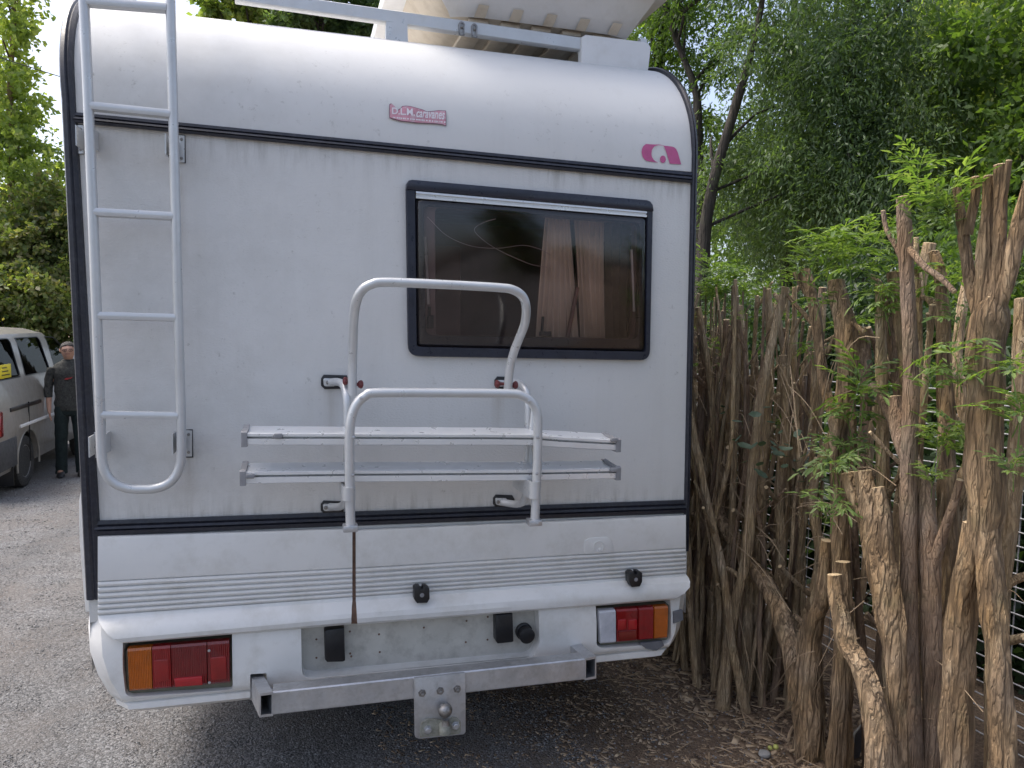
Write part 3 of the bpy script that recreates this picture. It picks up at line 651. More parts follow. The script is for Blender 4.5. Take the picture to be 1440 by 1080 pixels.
decal('logo_dot', ex([(690+56*math.cos(a*math.pi/10), 600+70*math.sin(a*math.pi/10)) for a in range(20)]), .0066, M['pink'], logo)
st_px = [(548, 148.8), (550.5, 147.3), (555, 151), (559, 157), (563, 154.5), (566, 151.3), (571, 150.7), (578, 151.3), (586, 153.5), (594, 156), (600, 158.7), (608, 158), (616, 157), (626, 157.5), (626.3, 167), (626, 177.5), (622, 175.5), (612, 174.2), (600, 173.6), (588, 173.2), (576, 171.8), (564, 170.5), (556, 168.4), (548, 166)]
decal('sticker_border', [(x+(-.8 if x < 587 else .8 if x > 620 else 0), y+(-.9 if y < 160 else .9)) for x, y in st_px], .0062, M['sticker_edge'], mh)
stk = decal('sticker', st_px, .0070, M['sticker'], mh)
def text_on(body, quad, name, shear=0.0, off=.0078, bold=0.0):
    cu = bpy.data.curves.new(name, 'FONT'); cu.body = body; cu.shear = shear; cu.offset = bold; cu.resolution_u = 3
    o = bpy.data.objects.new(name, cu); COL.objects.link(o); bpy.context.view_layer.update()
    dg = bpy.context.evaluated_depsgraph_get(); me = bpy.data.meshes.new_from_object(o.evaluated_get(dg)); bpy.data.objects.remove(o); bpy.data.curves.remove(cu)
    vs = [v.co.copy() for v in me.vertices]; fs = [list(p.vertices) for p in me.polygons]; bpy.data.meshes.remove(me)
    x0, x1 = min(v.x for v in vs), max(v.x for v in vs); y0, y1 = min(v.y for v in vs), max(v.y for v in vs)
    tl_, tr2, br_, bl2 = [Vector(q) for q in quad]; P = []
    for v in vs:
        a = (v.x-x0)/(x1-x0); c = (v.y-y0)/(y1-y0); q = bl2.lerp(br_, a).lerp(tl_.lerp(tr2, a), c); P.append(cap(q.x, q.y, off))
    return obj(name, P, fs, M['print'], stk, smooth=False)
text_on('D.L.M.', [(551, 152.5), (583, 154), (583, 164.3), (551, 161.5)], 'sticker_lettering', 0.0, .0078, .02)
text_on('caravanes', [(585, 157.5), (625, 160), (625, 169.5), (585, 166)], 'sticker_lettering', 0.3, .0078, .02)
b = B(); xx = 552
random.seed(3)
while xx < 624:
    wd = random.choice((1.2, 1.8, 2.4)); yy = 165.3+(xx-552)*(172-165.5)/72
    b.add([cap(xx, yy, .0076), cap(xx+wd, yy+.1, .0076), cap(xx+wd, yy+2.0, .0076), cap(xx, yy+1.9, .0076)], [(0, 1, 2, 3)]); xx += wd+random.choice((.6, .6, .9, 1.8))
b.build('sticker_small_print', M['print'], stk, smooth=False)

# ladder
YL = -.105
lad = part_empty('ladder', mh)
topL, topR = at(118, 0, YL), at(239.5, 0, YL)
lp = [topL+Vector((-.012, .32, .30)), topL+Vector((-.010, .12, .27)), topL+Vector((-.006, .02, .15)), topL]+[at(x, y, YL) for x, y in ((122.5, 100), (126.5, 200), (130.5, 295), (136, 440), (141, 580), (142.5, 635), (146, 658), (154, 673), (166, 682), (182, 687), (200, 688), (217, 687), (233, 682), (245, 672), (252, 658), (255, 640), (254.5, 580), (250.5, 440), (247, 295), (244.5, 200), (242, 100))]+[topR, topR+Vector((-.003, .02, .15)), topR+Vector((-.006, .12, .27)), topR+Vector((-.008, .32, .30))]
sp = lp[:4]+lp[4:]
B().tube(smooth_path(sp, 4), .0148, 12).build('rail', M['paintalu'], lad)
for (x0, y0), (x1, y1) in (((122, 3), (235, 12)), ((127, 149.5), (240, 161)), ((132, 298.5), (244, 304.5)), ((138, 444), (248, 447)), ((143, 583.5), (251, 585))):
    a, c = at(x0, y0, YL), at(x1, y1, YL); h_ = .0125
    b = B(); b.loft([[p+Vector((0, dy, dz)) for dy, dz in ((-.012, -h_*.8), (-.014, -.002), (-.014, .004), (-.010, h_), (.012, h_), (.014, 0), (.012, -h_))] for p in (a, c)]); b.build('rung', M['paintalu'], lad)
for q in ((108.5, 175.5, 117.5, 216), (251, 190, 259.5, 228.5), (127.5, 607, 135, 644), (260.5, 605, 270, 642)):
    x0, y0, x1, y1 = q; right = (x0 > 200)
    k = prism('bracket', [(x0, y0), (x1, y0+.5), (x1, y1), (x0, y1)], -.006, .0, M['paintalu'], lad, .001)
    b = B(); b.box(at(x0-.7, y0-1, -.003), at(x1+(1.8 if right else .6), y1+1.2, -.0005)); b.build('pad', M['black'], lad)
    xm = (x0+x1)/2
    for yb_ in (y0+6, y1-6): b = B(); bolt(b, at(xm, yb_, -.006), (0, -1, 0), .004); b.build('bracket_bolt', M['steel'], lad)
    ex_ = x0-1 if right else x1+1; pa = at(ex_-(4 if right else -4), (y0+y1)/2, -.003); b = B(); ym = (y0+y1)/2
    b.box(Vector((at(ex_, ym, -.05).x-.012, -.1, at(ex_, ym-14, -.05).z)), Vector((at(ex_, ym, -.05).x-.009, -.002, at(ex_, ym+14, -.05).z))); b.build('bracket_web', M['paintalu'], lad)
    b = B(); b.box(Vector((at(ex_+(-14 if right else 14), ym, -.05).x-.002, -.095, at(ex_, ym-16, -.05).z)), Vector((at(ex_+(-14 if right else 14), ym, -.05).x+.002, -.002, at(ex_, ym+12, -.05).z))); b.build('bracket_web', M['paintalu'], lad)

# bike carrier
bk = part_empty('bike_carrier', mh)
def P3(l): return [at(*q) for q in l]
TR = .0152
B().tube(smooth_path(P3([(495, 556, -.14), (496, 500, -.15), (497.5, 450, -.22), (501, 425, -.27), (508.5, 409, -.29), (522, 400, -.30), (543, 397, -.30), (620, 400, -.30), (700, 404.5, -.30), (722, 408, -.30), (735.5, 418, -.29), (740, 434, -.28), (738, 455, -.24), (730.5, 475, -.19), (722, 497, -.16), (717, 520, -.14), (714, 548, -.13)]), 5), TR, 14).build('folding_hoop', M['paintalu'], bk)
B().tube(smooth_path(P3([(493, 740, -.33), (492, 700, -.33), (491.5, 640, -.33), (492, 605, -.33), (495, 585, -.33), (502, 568, -.33), (514, 556.5, -.33), (530, 552.5, -.33), (620, 552.5, -.33), (715, 553.5, -.33), (735, 557, -.33), (748, 566, -.33), (755.5, 581, -.33), (756.5, 602, -.33), (756, 640, -.33), (754, 690, -.33), (752, 734, -.33)]), 5), TR, 14).build('front_hoop', M['paintalu'], bk)
B().tube(smooth_path(P3([(462, 538, -.006), (474, 537, -.05), (482, 540.5, -.10), (486, 551, -.13), (488, 570, -.15), (488, 640, -.15), (487, 690, -.15), (485, 706, -.12), (478, 712.5, -.07), (463, 713, -.006)]), 5), .0135, 12).build('wall_arm', M['paintalu'], bk)
B().tube(smooth_path(P3([(712, 539, -.006), (727, 538.5, -.05), (736, 544.5, -.10), (741, 556, -.13), (743, 580, -.15), (742, 640, -.15), (740, 690, -.15), (737, 704, -.12), (727, 709, -.07), (703, 706, -.006)]), 5), .0135, 12).build('wall_arm', M['paintalu'], bk)
B().tube(P3([(752, 565, -.17), (748, 600, -.18), (746, 690, -.18)]), .010, 10).build('brace', M['paintalu'], bk)
for (xa, ya), (xb, yb), (bx, by) in (((451.5, 527), (491, 547.5), (461, 538)), ((696, 529.5), (722, 547.5), (703, 539)), ((451, 704.5), (484, 723), (458, 714)), ((694, 696), (724, 714.5), (700.5, 706))):
    prism('wall_pad', [(xa+4, ya), (xb-3, ya+1), (xb, ya+6), (xb-1, yb-1), (xa+5, yb), (xa, yb-5), (xa, ya+5)], -.010, .0, M['black'], bk, .003)
    prism('wall_plate', [(xa+3, ya+5), (xa+20, ya+5.5), (xa+20, yb-4), (xa+4, yb-4)], -.022, -.009, M['paintalu'], bk, .003, .008)
    b = B(); bolt(b, at(bx, by, -.022), (0, -1, 0), .0055); b.build('wall_bolt', M['steel'], bk)
for (x, y, Y, s) in ((503, 540.5, -.135, 1), (490, 536, -.135, -1), (703, 540, -.125, -1), (721, 541.5, -.125, 1)):
    b = B(); c = at(x, y, Y); b.lathe(c, (s, 0, 0), [(-.02, .006), (.0, .006), (.001, .009), (.006, .013), (.011, .0145), (.016, .0125), (.019, .006)], 8); b.build('clamp_knob', M['red_knob'], bk)
for (xc, y0, y1, fx, fy) in ((491, 686, 704, 493, 741), (753.5, 678, 701, 751.5, 733)):
    b = B(); a, c = at(xc-11, y0, -.345), at(xc+11, y1, -.345)
    b.lathe(Vector(((a.x+c.x)/2, -.33, c.z)), (0, 0, 1), [(0, TR+.005), (a.z-c.z, TR+.005), (a.z-c.z, TR), (0, TR), (0, TR+.005)], 16)
    b.box(Vector(((a.x+c.x)/2-.021, -.325, c.z)), Vector(((a.x+c.x)/2-.014, -.135, a.z))); b.box(Vector(((a.x+c.x)/2+.012, -.325, c.z)), Vector(((a.x+c.x)/2+.017, -.18, a.z))); b.build('sleeve', M['paintalu'], bk)
    f_ = at(fx, fy, -.33); b = B(); b.box(f_+Vector((-.024, -.022, -.012)), f_+Vector((.022, .022, .008)), .003); bolt(b, f_+Vector((.004, -.022, -.002)), (0, -1, 0), .0045); b.build('foot_clamp', M['galv'], bk)
PROF = [(-.170, .043), (-.176, .043), (-.205, .036), (-.278, .032), (-.282, .038), (-.294, .038), (-.298, .036), (-.298, .028), (-.272, .0275), (-.272, .0215), (-.298, .021), (-.298, .003), (-.292, .0), (-.17, .0)]
def rail(path, name):
    pts = [at(x, y, -.298) for x, y in path]
    r = B(); r.loft([[Vector((p.x, y, p.z+z)) for y, z in PROF] for p in pts]); ro = r.build(name, M['alu'], bk, ang=20)
    for p, s in ((pts[0], -1), (pts[-1], 1)):
        sec = [(-.165, .048), (-.21, .044), (-.275, .040), (-.285, .044), (-.297, .044), (-.304, .040), (-.304, -.004), (-.165, -.004)]
        e = B(); e.loft([[Vector((p.x+s*dx, y+.002*k, p.z+z)) for y, z in sec] for dx, k in ((-.006, 0), (.009, 0), (.012, 1))]); e.build('end_cap', M['capgrey'], ro)
    return ro, pts
r1, q1 = rail([(345, 626.5), (491, 626.5), (700, 626.5), (752, 627), (790, 630), (868, 634)], 'wheel_rail')
r2, q2 = rail([(343, 681), (491, 678.5), (755, 676), (868, 673.5)], 'wheel_rail')
for ro, qs in ((r1, [(391, 613.5), (864, 619)]), (r2, [(352, 670), (863, 661)])):
    for x, y in qs:
        b = B(); c = at(x, y, -.302); b.box(c+Vector((-.012, -.006, -.006)), c+Vector((.012, .012, .008)), .002); b.box(c+Vector((-.015, -.003, -.003)), c+Vector((.015, .004, .004)), .001); b.build('strap_buckle', M['capgrey'], ro)
for x, y in ((508, 560), (497.5, 615), (496.5, 668), (744, 564), (756, 615), (755, 666)): b = B(); bolt(b, at(x, y, -.33-TR*.9), (0, -1, 0), .0042, .005, 8); b.build('hoop_bolt', M['galv'], bk)

# tow bar
YT = -.25
fl = [at(x, y, YT) for x, y in ((383.5, 973.2), (823, 926.4), (823, 956), (383.5, 1006))]
b = B(); b.loft([[p+Vector((0, dy, 0)) + Vector((0, 0, e*(1 if i < 2 else -1))) for i, p in enumerate(fl)] for dy, e in ((0, -.004), (.004, 0), (.056, 0), (.06, -.004))]); tb = b.build('tow_bar', M['galv'], mh)
def stub(near, tr):
    n0 = [at(x, y, YT-.003) for x, y in near]; c = sum(n0, Vector())/4; inn = [c+(p-c)*.80 for p in n0]
    B().loft([[p+tr for p in inn], [p+tr*.02 for p in inn], inn, n0, [p+tr for p in n0]], True, False).build('stub_tube', M['galv'], tb)
stub([(365, 975.5), (384, 973), (384, 1007), (365, 1009)], (at(354, 952, -.04)-at(366, 975.5, YT))*1.5)
stub([(822.5, 926), (838.5, 923), (838.5, 954), (822.5, 957)], (at(815.5, 904, -.04)-at(838, 923, YT))*1.5)
hp = prism('hitch_plate', [(582, 954.5), (654.8, 946.5), (655, 1030), (652, 1033), (590, 1039.5), (583.5, 1037)], YT-.012, YT-.001, M['galv'], tb, .0015, .006)
for x, y in ((593.5, 974.5), (619, 971.3), (643, 968.7)): b = B(); b.lathe(at(x, y, YT-.012), (0, -1, 0), [(0, .014), (.002, .014), (.002, .010), (.010, .010), (.010, .006), (.017, .006), (.018, .004)], 6); b.build('plate_nut', M['steel'], hp)
fp = [at(x, y, YT-.022) for x, y in ((591, 1037), (591, 1024), (594, 1016), (601, 1012), (610, 1011.5), (620, 1013), (632, 1012), (637, 1009.5), (643, 1010.5), (648, 1016), (648, 1029), (645, 1032.5))]
b = B(); b.loft([fp, [p+Vector((0, .010, 0)) for p in fp]]); c0 = at(626, 1016, YT-.03); b.lathe(c0+Vector((0, 0, -.036)), (0, 0, 1), [(0, .021), (.03, .021), (.040, .014)], 16); fo = b.build('ball_flange', M['moss'], hp)
b = B(); cb_ = at(626, 998.5, YT-.045); b.lathe(c0+Vector((0, -.008, -.004)), (0, 0, 1), [(0, .015), (.012, .012), (.02, .0125)], 16)
b.lathe(cb_, (0, 0, 1), [(-.0245, .010)]+[(-.0245*math.cos(math.pi*i/12), .0245*math.sin(math.pi*i/12)) for i in range(2, 12)]+[(.0243, .004)], 20); b.build('tow_ball', M['steel'], hp)
for x, y in ((601.5, 1025.5), (640.5, 1019.5)): b = B(); bolt(b, at(x, y, YT-.022), (0, -1, 0), .011, .014); b.build('flange_bolt', M['galv'], hp)

# roof rack on the motorhome roof
YR = .32
ra = [at(x, y, YR) for x, y in ((330, -18.5), (819, 52), (819, 70.5), (330, .5))]
b = B(); b.loft([[p+Vector((0, dy, -e if i < 2 else e)) for i, p in enumerate(ra)] for dy, e in ((0, .004), (.006, 0), (.034, 0), (.04, .004))]); rk = b.build('roof_rack', M['paintalu'], mh)
pp = [at(x, y, YR-.002) for x, y in ((543, 30), (573, 33), (574, 64), (543, 58))]
b = B(); b.loft([pp, [p+Vector((0, .03, 0)) for p in pp]]); b.build('rack_post', M['paintalu'], rk)
prism('rack_end_plate', [(818, 52), (824, 48.5), (905, 58.5), (912, 61), (915.5, 67), (913.5, 85), (910.5, 106), (818, 94)], YR-.012, YR+.03, M['boxwhite'], rk, .004)
for y_ in (1.4, 2.6, 3.8): b = B(); b.box((XL(2.4)+.1, y_, 2.9), (XR(2.4)-.1, y_+.04, 2.94)); b.build('rack_bar', M['paintalu'], rk)
b = B()
for x_ in (XL(2.4)+.08, XR(2.4)-.1): b.box((x_, YR, 2.90), (x_+.03, 3.9, 2.94))
b.build('rack_side_rail', M['paintalu'], rk)
for x, y in ((649, 33), (667, 36)):
    c = at(x, y, YR-.004); b = B(); b.lathe(c+Vector((0, 0, -.006)), (0, -1, 0), [(0, .013), (.004, .013), (.006, .009), (.006, .006), (.003, .005)], 14); b.box(c+Vector((-.011, -.008, -.045)), c+Vector((-.006, 0, -.008))); b.box(c+Vector((.006, -.008, -.045)), c+Vector((.011, 0, -.008))); b.box(c+Vector((-.011, -.008, -.047)), c+Vector((.011, 0, -.042))); b.build('rack_shackle', M['steel'], rk)

# roof box: lies lengthwise on the rack
rb = thing('roof_box', (1.65, 1.4, 2.94), 'white plastic roof box with ribbed beige underside lying on the roof rack', 'roof box')
def rrect(x0, x1, y0, y1, z, rc, n=5): return round_poly([Vector((x0, y0, z)), Vector((x1, y0, z)), Vector((x1, y1, z)), Vector((x0, y1, z))], rc, n)
base_r = [rrect(1.33, 2.04, .42, 2.3, 2.965, .05), rrect(1.29, 2.06, .39, 2.35, 2.975, .08), rrect(1.20, 2.11, .33, 2.42, 3.03, .10), rrect(1.14, 2.15, .27, 2.5, 3.10, .12), rrect(1.10, 2.17, .24, 2.54, 3.115, .13)]
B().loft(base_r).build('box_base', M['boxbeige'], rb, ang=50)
rim = [rrect(1.10, 2.17, .23, 2.54, 3.100, .13), rrect(1.05, 2.20, .19, 2.58, 3.105, .14), rrect(1.04, 2.21, .18, 2.59, 3.13, .14), rrect(1.07, 2.19, .20, 2.57, 3.19, .14), rrect(1.12, 2.14, .28, 2.5, 3.36, .15), rrect(1.25, 2.0, .42, 2.3, 3.42, .15)]
B().loft(rim).build('box_lid', M['boxwhite'], rb, ang=50)
# rear face of the base is white: a rounded nose panel with runner slots
nose = []
for (x0, x1, y, z) in ((1.285, 2.062, .388, 2.962), (1.275, 2.068, .372, 2.975), (1.22, 2.10, .325, 3.03), (1.16, 2.14, .265, 3.095)):
    nose.append([Vector((x0+(x1-x0)*i/20, y-.008+.035*(abs(i-10)/10)**6, z)) for i in range(21)])
B().loft(nose, False, False).build('box_end_panel', M['boxwhite'], rb, ang=50)
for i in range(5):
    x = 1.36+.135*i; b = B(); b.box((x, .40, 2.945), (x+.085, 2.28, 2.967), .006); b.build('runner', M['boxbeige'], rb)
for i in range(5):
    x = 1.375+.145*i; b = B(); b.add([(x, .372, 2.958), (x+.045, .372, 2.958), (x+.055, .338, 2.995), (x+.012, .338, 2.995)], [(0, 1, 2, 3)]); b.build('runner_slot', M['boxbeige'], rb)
#@@PART2
# ------------------------------------------------------------------ wire fence behind the hedge
XF = 3.42
fence = thing('wire_fence', (XF, 0, gz(0)), 'white wire mesh fence behind the pruned hedge on the right', 'fence')
y0f, y1f = -1.7, 3.2
z_top = 1.52
k = 0
zz_ = .04
while zz_ < z_top:
    b = B(); n = 14
    b.tube([(XF+.004*math.sin(i*1.3+k), y0f+(y1f-y0f)*i/n, gz(y0f+(y1f-y0f)*i/n)+zz_+.004*math.sin(i*2.1+k*.7)) for i in range(n+1)], .0034, 5)
    b.build('wire', M['wire'], fence); zz_ += .055; k += 1
b = B(); y = y0f
while y < y1f:
    b.tube([(XF+.008, y, gz(y)+.01), (XF+.008, y, gz(y)+z_top)], .003, 5); y += .21
o = b.build('upright_wires', M['wire'], fence); o['kind'] = 'stuff'
for y in (-1.1, .9, 2.9): B().tube([(XF+.03, y, gz(y)-.1), (XF+.03, y, gz(y)+1.30)], .020, 12).build('post', M['wire'], fence)

# ------------------------------------------------------------------ pruned hedge
def bark_tube(path, rad, seed, n=18, ridge=.16, step=.028, knob=.0):
    """one limb with ridged bark; returns rings"""
    P = smooth_path(path, 6); L = [0]
    for i in range(1, len(P)): L.append(L[-1]+(P[i]-P[i-1]).length)
    cnt = max(4, int(L[-1]/step)); ctrl = [i*(len(P)-1)/(len(path)-1) for i in range(len(path))]
    rings = []; u = None; j = 0
    for i in range(cnt+1):
        d = L[-1]*i/cnt
        while j < len(L)-2 and L[j+1] < d: j += 1
        f_ = (d-L[j])/max(1e-6, L[j+1]-L[j]); p = P[j].lerp(P[j+1], min(1, f_)); t = (P[j+1]-P[j]).normalized()
        a = j+f_; q = 0
        while q < len(ctrl)-2 and ctrl[q+1] < a: q += 1
        g = min(1, max(0, (a-ctrl[q])/max(1e-6, ctrl[q+1]-ctrl[q]))); r = rad[q]*(1-g)+rad[q+1]*g
        if u is None: u = Vector((0, 1, 0)) if abs(t.y) < .8 else Vector((1, 0, 0))
        u = (u-t*u.dot(t)).normalized(); v = t.cross(u)
        r *= 1+.16*noise.noise((d*7, seed*3.7, 0))+.10*max(0, noise.noise((d*17, seed*5.1, 4)))
        row = []
        for k_ in range(n):
            an = 2*math.pi*k_/n; ca, sa = math.cos(an), math.sin(an)
            rd = noise.noise((ca*3.1+seed, sa*3.1, d*3.0)); rd2 = noise.noise((ca*7+seed*2, sa*7, d*9))
            row.append(p+(u*ca+v*sa)*r*(1+ridge*(1.2*abs(rd)-.3+.9*rd2*.6)))
        rings.append(row)
    return rings
def limb(name, path, rad, m, parent, seed, n=18, ridge=.16, cutcap=True, step=.028):
    b = B(); rg = bark_tube(path, rad, seed, n, ridge, step); b.loft(rg, True, not cutcap)
    o = obj(name, b.v, b.f, m, parent, smooth=True, ang=65)
    if cutcap:
        top = rg[-1]; c = sum(top, Vector())/len(top); t = (c-sum(rg[-2], Vector())/len(top)).normalized()
        r2 = [c+(p-c)*.86+t*.002 for p in top]
        b2 = B(); b2.loft([top, r2], True, False); nn = len(top); b2.add(r2+[c+t*.003], [(i, (i+1) % nn, nn) for i in range(nn)])
        b2.build('cut_face', M['cut'], parent, smooth=False)
    return o
# leafy shoots: stems with pinnate, deeply cut leaves
def leaflet(V, Fc, base, d, nrm, L, W_):
    s = d.cross(nrm).normalized(); n0 = len(V); q = -nrm*L*.10
    V += [base, base+d*L*.35+s*W_+nrm*W_*.25, base+d*L*.35+q*.2, base+d*L*.35-s*W_+nrm*W_*.25, base+d*L*.72+s*W_*.75+q*.7, base+d*L*.72-s*W_*.75+q*.7, base+d*L+q*1.6]
    Fc += [(n0, n0+1, n0+2), (n0, n0+2, n0+3), (n0+1, n0+4, n0+2), (n0+2, n0+4, n0+6), (n0+2, n0+6, n0+5), (n0+2, n0+5, n0+3)]
def rvec():
    v = Vector((random.gauss(0, 1), random.gauss(0, 1), random.gauss(0, 1))); return v.normalized()
def shoot_mesh(seed, nleaf, size, droop):
    random.seed(seed); V = []; Fc = []; ax = Vector((0, 0, 1))
    for i in range(nleaf):
        h = size*(.25+.75*i/nleaf)*1.0; base = Vector((0, 0, h*.8)); a = i*2.4+random.uniform(-.4, .4); el = random.uniform(.1, .9)
        d = Vector((math.cos(a)*math.cos(el), math.sin(a)*math.cos(el), math.sin(el))); Ls = size*random.uniform(.75, 1.1)
        p = base.copy(); np_ = 4
        for j in range(np_):
            dd = (d+Vector((0, 0, -droop*j/np_))).normalized(); p2 = p+dd*Ls/np_; up = Vector((0, 0, 1)); sd_ = dd.cross(up).normalized(); nn = sd_.cross(dd).normalized()
            if j >= 1:
                for sg in (1, -1):
                    ld_ = (dd*.75+sd_*sg*.8+rvec()*.12).normalized(); leaflet(V, Fc, p, ld_, (nn+rvec()*.25).normalized(), Ls*random.uniform(.34, .46), Ls*random.uniform(.042, .062))
                    leaflet(V, Fc, p+ld_*Ls*.12, (ld_*.6+dd*.8).normalized(), nn, Ls*.22, Ls*.034)
            w_ = Ls*.008; n0 = len(V); V += [p-sd_*w_, p+sd_*w_, p2+sd_*w_, p2-sd_*w_]; Fc += [(n0, n0+1, n0+2), (n0, n0+2, n0+3)]
            p = p2
        leaflet(V, Fc, p, dd, nn, Ls*.42, Ls*.055)
    n0 = len(V); w_ = size*.018
    V += [Vector((w_, 0, -size*.3)), Vector((-w_, w_, -size*.3)), Vector((-w_, -w_, -size*.3)), Vector((0, 0, size))]; Fc += [(n0, n0+1, n0+3), (n0+1, n0+2, n0+3), (n0+2, n0, n0+3)]
    me = bpy.data.meshes.new('leafy_shoot'); me.from_pydata(V, [], Fc); me.materials.append(M['leaf_elder']); return me
SHOOTS = [shoot_mesh(20+i, 7+i % 4, .20, .5+.25*(i % 3)) for i in range(6)]
def broad_leaf():
    V = []; Fc = []; L = 1.0; d = Vector((1, 0, 0)); sd_ = Vector((0, 1, 0)); z = Vector((0, 0, 1))
    V = [Vector(), d*.3+sd_*.3, d*.75+sd_*.27, d, d*.75-sd_*.27, d*.3-sd_*.3, d*.5-z*.08]; Fc = [(6, k_, (k_+1) % 6) for k_ in range(6)]
    me = bpy.data.meshes.new('leaf'); me.from_pydata(V, [], Fc); me.materials.append(M['leaf_grey']); return me
LEAF = broad_leaf()
def shoot(parent, p, size=1.0, tilt=(0, 0), kind='e', mat=None):
    if kind == 'b':                                   # a spray of single broad leaves
        for i in range(9):
            o = bpy.data.objects.new('leaf', LEAF); COL.objects.link(o); o.parent = parent; o.location = Vector(p)-ORG[parent.name]+rvec()*.085*size; q = random.uniform(.04, .07)*size; o.scale = (q, q, q)
            o.rotation_euler = (random.uniform(-.5, .5)+.3, random.uniform(-.2, .7), random.uniform(0, 6.28))
        return
    o = bpy.data.objects.new('leafy_shoot', random.choice(SHOOTS)); COL.objects.link(o); o['kind'] = 'stuff'
    o.parent = parent; o.location = Vector(p)-ORG[parent.name]; s = size*random.uniform(.48, .78); o.scale = (s, s, s); o.rotation_euler = (tilt[0]+random.uniform(-.3, .3), tilt[1]+random.uniform(-.3, .3), random.uniform(0, 6.28)); return o
HG = 'pruned hedge stems along the right of the motorhome'
def traced(label, X, limbs, m='bark', seed=1, group=HG, name='pruned_hedge_tree', shoots=()):
    """limbs: lists of (px, py, half width in px[, X]) from the foot upwards; the first one is the trunk"""
    Q = []
    for lb in limbs:
        pth = []; rad = []
        for e in lb:
            x_ = e[3] if len(e) > 3 else X; p = atx(e[0], e[1], x_); pth.append(p); rad.append(e[2]*depth(p)/F)
        Q.append((pth, rad))
    p0, r0 = Q[0]
    foot = p0[0]; g = gh(foot.x, foot.y)-.04
    if foot.z > g+.02:
        d = (p0[0]-p0[1]).normalized(); d = (d+Vector((0, 0, -1.2))).normalized(); kk = (g-foot.z)/d.z
        p0.insert(0, foot+d*kk); r0.insert(0, r0[0]*1.12)
    t = thing(name, (p0[0].x, p0[0].y, gh(p0[0].x, p0[0].y)), label, 'pruned tree', group)
    for i, (pth, rad) in enumerate(Q):
        limb('trunk' if i == 0 else 'limb', pth, rad, M[m], t, seed+i*1.37, n=22 if rad[0] > .03 else 14, ridge=.34 if m == 'bark' else .14, step=.020 if rad[0] > .03 else .03)
    for s in shoots:
        x_ = s[4] if len(s) > 4 else X-.06
        shoot(t, atx(s[0], s[1], x_), s[2], kind=s[3] if len(s) > 3 else 'e')
    return t
random.seed(11)
T1 = traced('thick furrowed hedge trunk with two legs and a crown of cut limbs, right edge', 2.62, [
    [(1347, 1085, 19), (1348, 953, 20), (1350, 887, 19), (1358, 820, 20), (1374, 770, 18), (1386, 720, 23), (1384, 640, 22), (1387, 540, 22), (1386, 490, 24), (1395, 445, 25), (1400, 418, 12)],
    [(1412, 1090, 16), (1404, 930, 16), (1394, 830, 17), (1388, 750, 17), (1386, 715, 15)],
    [(1398, 430, 14), (1405, 380, 10), (1406, 320, 8.5), (1407, 232, 8)],
    [(1388, 450, 14), (1386, 390, 11), (1388, 320, 9), (1391, 248, 7.5)],
    [(1402, 430, 14), (1420, 385, 10), (1432, 320, 9), (1450, 255, 8)],
    [(1385, 460, 12), (1366, 400, 9), (1356, 340, 7), (1349, 285, 6), (1345, 262, 6)],
    [(1360, 330, 7), (1366, 300, 6.5), (1372, 275, 6), (1371, 250, 6)],
    [(1407, 300, 5), (1413, 265, 4.5), (1419, 226, 4)],
    [(1352, 830, 12), (1356, 790, 10), (1362, 752, 9), (1364, 735, 8.5)]], seed=3,
    shoots=((1342, 312, .9), (1330, 330, .7), (1427, 545, 1.1), (1432, 620, 1.0), (1430, 600, .8), (1425, 680, .8), (1350, 535, 1.0), (1346, 548, .8)))
T2 = traced('tall straight reddish hedge stem sawn off level, left of the furrowed trunk', 2.60, [
    [(1285, 1085, 12), (1279, 890, 11.5), (1277, 753, 11), (1278, 655, 11), (1281, 560, 10.5), (1280, 483, 10), (1274, 367, 9.5), (1270, 278, 8.8)],
    [(1278, 390, 5), (1262, 350, 4), (1246, 322, 3.6), (1242, 297, 3.4)],
    [(1279, 350, 5), (1300, 375, 4.5), (1322, 390, 4.3), (1342, 410, 4)]], m='smoothbark', seed=9,
    shoots=((1290, 270, .8), (1312, 300, .7), (1285, 330, .6), (1300, 560, .8)))
T3 = traced('leaning hedge stem with a pale cut top standing in front of the tall reddish stem', 2.66, [
    [(1312, 1000, 13), (1310, 890, 13), (1308, 800, 13), (1298, 690, 13), (1284, 655, 13), (1270, 620, 12), (1262, 590, 11.5), (1257, 558, 10.5)],
    [(1272, 640, 9), (1255, 590, 7), (1240, 560, 7), (1225, 543, 7)],
    [(1311, 800, 8), (1328, 745, 6.5), (1342, 705, 6), (1350, 675, 5)],
    [(1270, 600, 5), (1276, 575, 4)]], m='smoothbark', seed=15, shoots=((1315, 650, 1.0), (1325, 620, .8), (1320, 645, .9), (1310, 690, .7)))
T4 = traced('hedge stump with a cluster of four pale sawn tops at mid height', 2.50, [
    [(1264, 1090, 12), (1262, 960, 12.5), (1257, 900, 17), (1250, 850, 18), (1242, 800, 19), (1232, 765, 17), (1224, 720, 14), (1213, 663, 13)],
    [(1232, 775, 12), (1214, 730, 10.5), (1202, 700, 10), (1192, 666, 9.5)],
    [(1243, 790, 11), (1232, 750, 8.5), (1222, 720, 8), (1213, 698, 7.8)],
    [(1246, 790, 12), (1246, 745, 9), (1240, 710, 8.5), (1235, 686, 8)]], seed=21, shoots=((1170, 735, .9, 'e'), (1178, 672, .9), (1160, 740, .6)))
T5 = traced('short crooked hedge stem with a cut top in the front of the hedge', 2.42, [
    [(1240, 1085, 22), (1234, 1020, 19), (1222, 965, 14.5), (1205, 925, 13), (1192, 905, 12.5), (1184, 870, 11), (1176, 840, 10.5), (1173, 808, 9.8)],
    [(1194, 905, 7), (1185, 893, 6), (1177, 880, 6)]], seed=27)
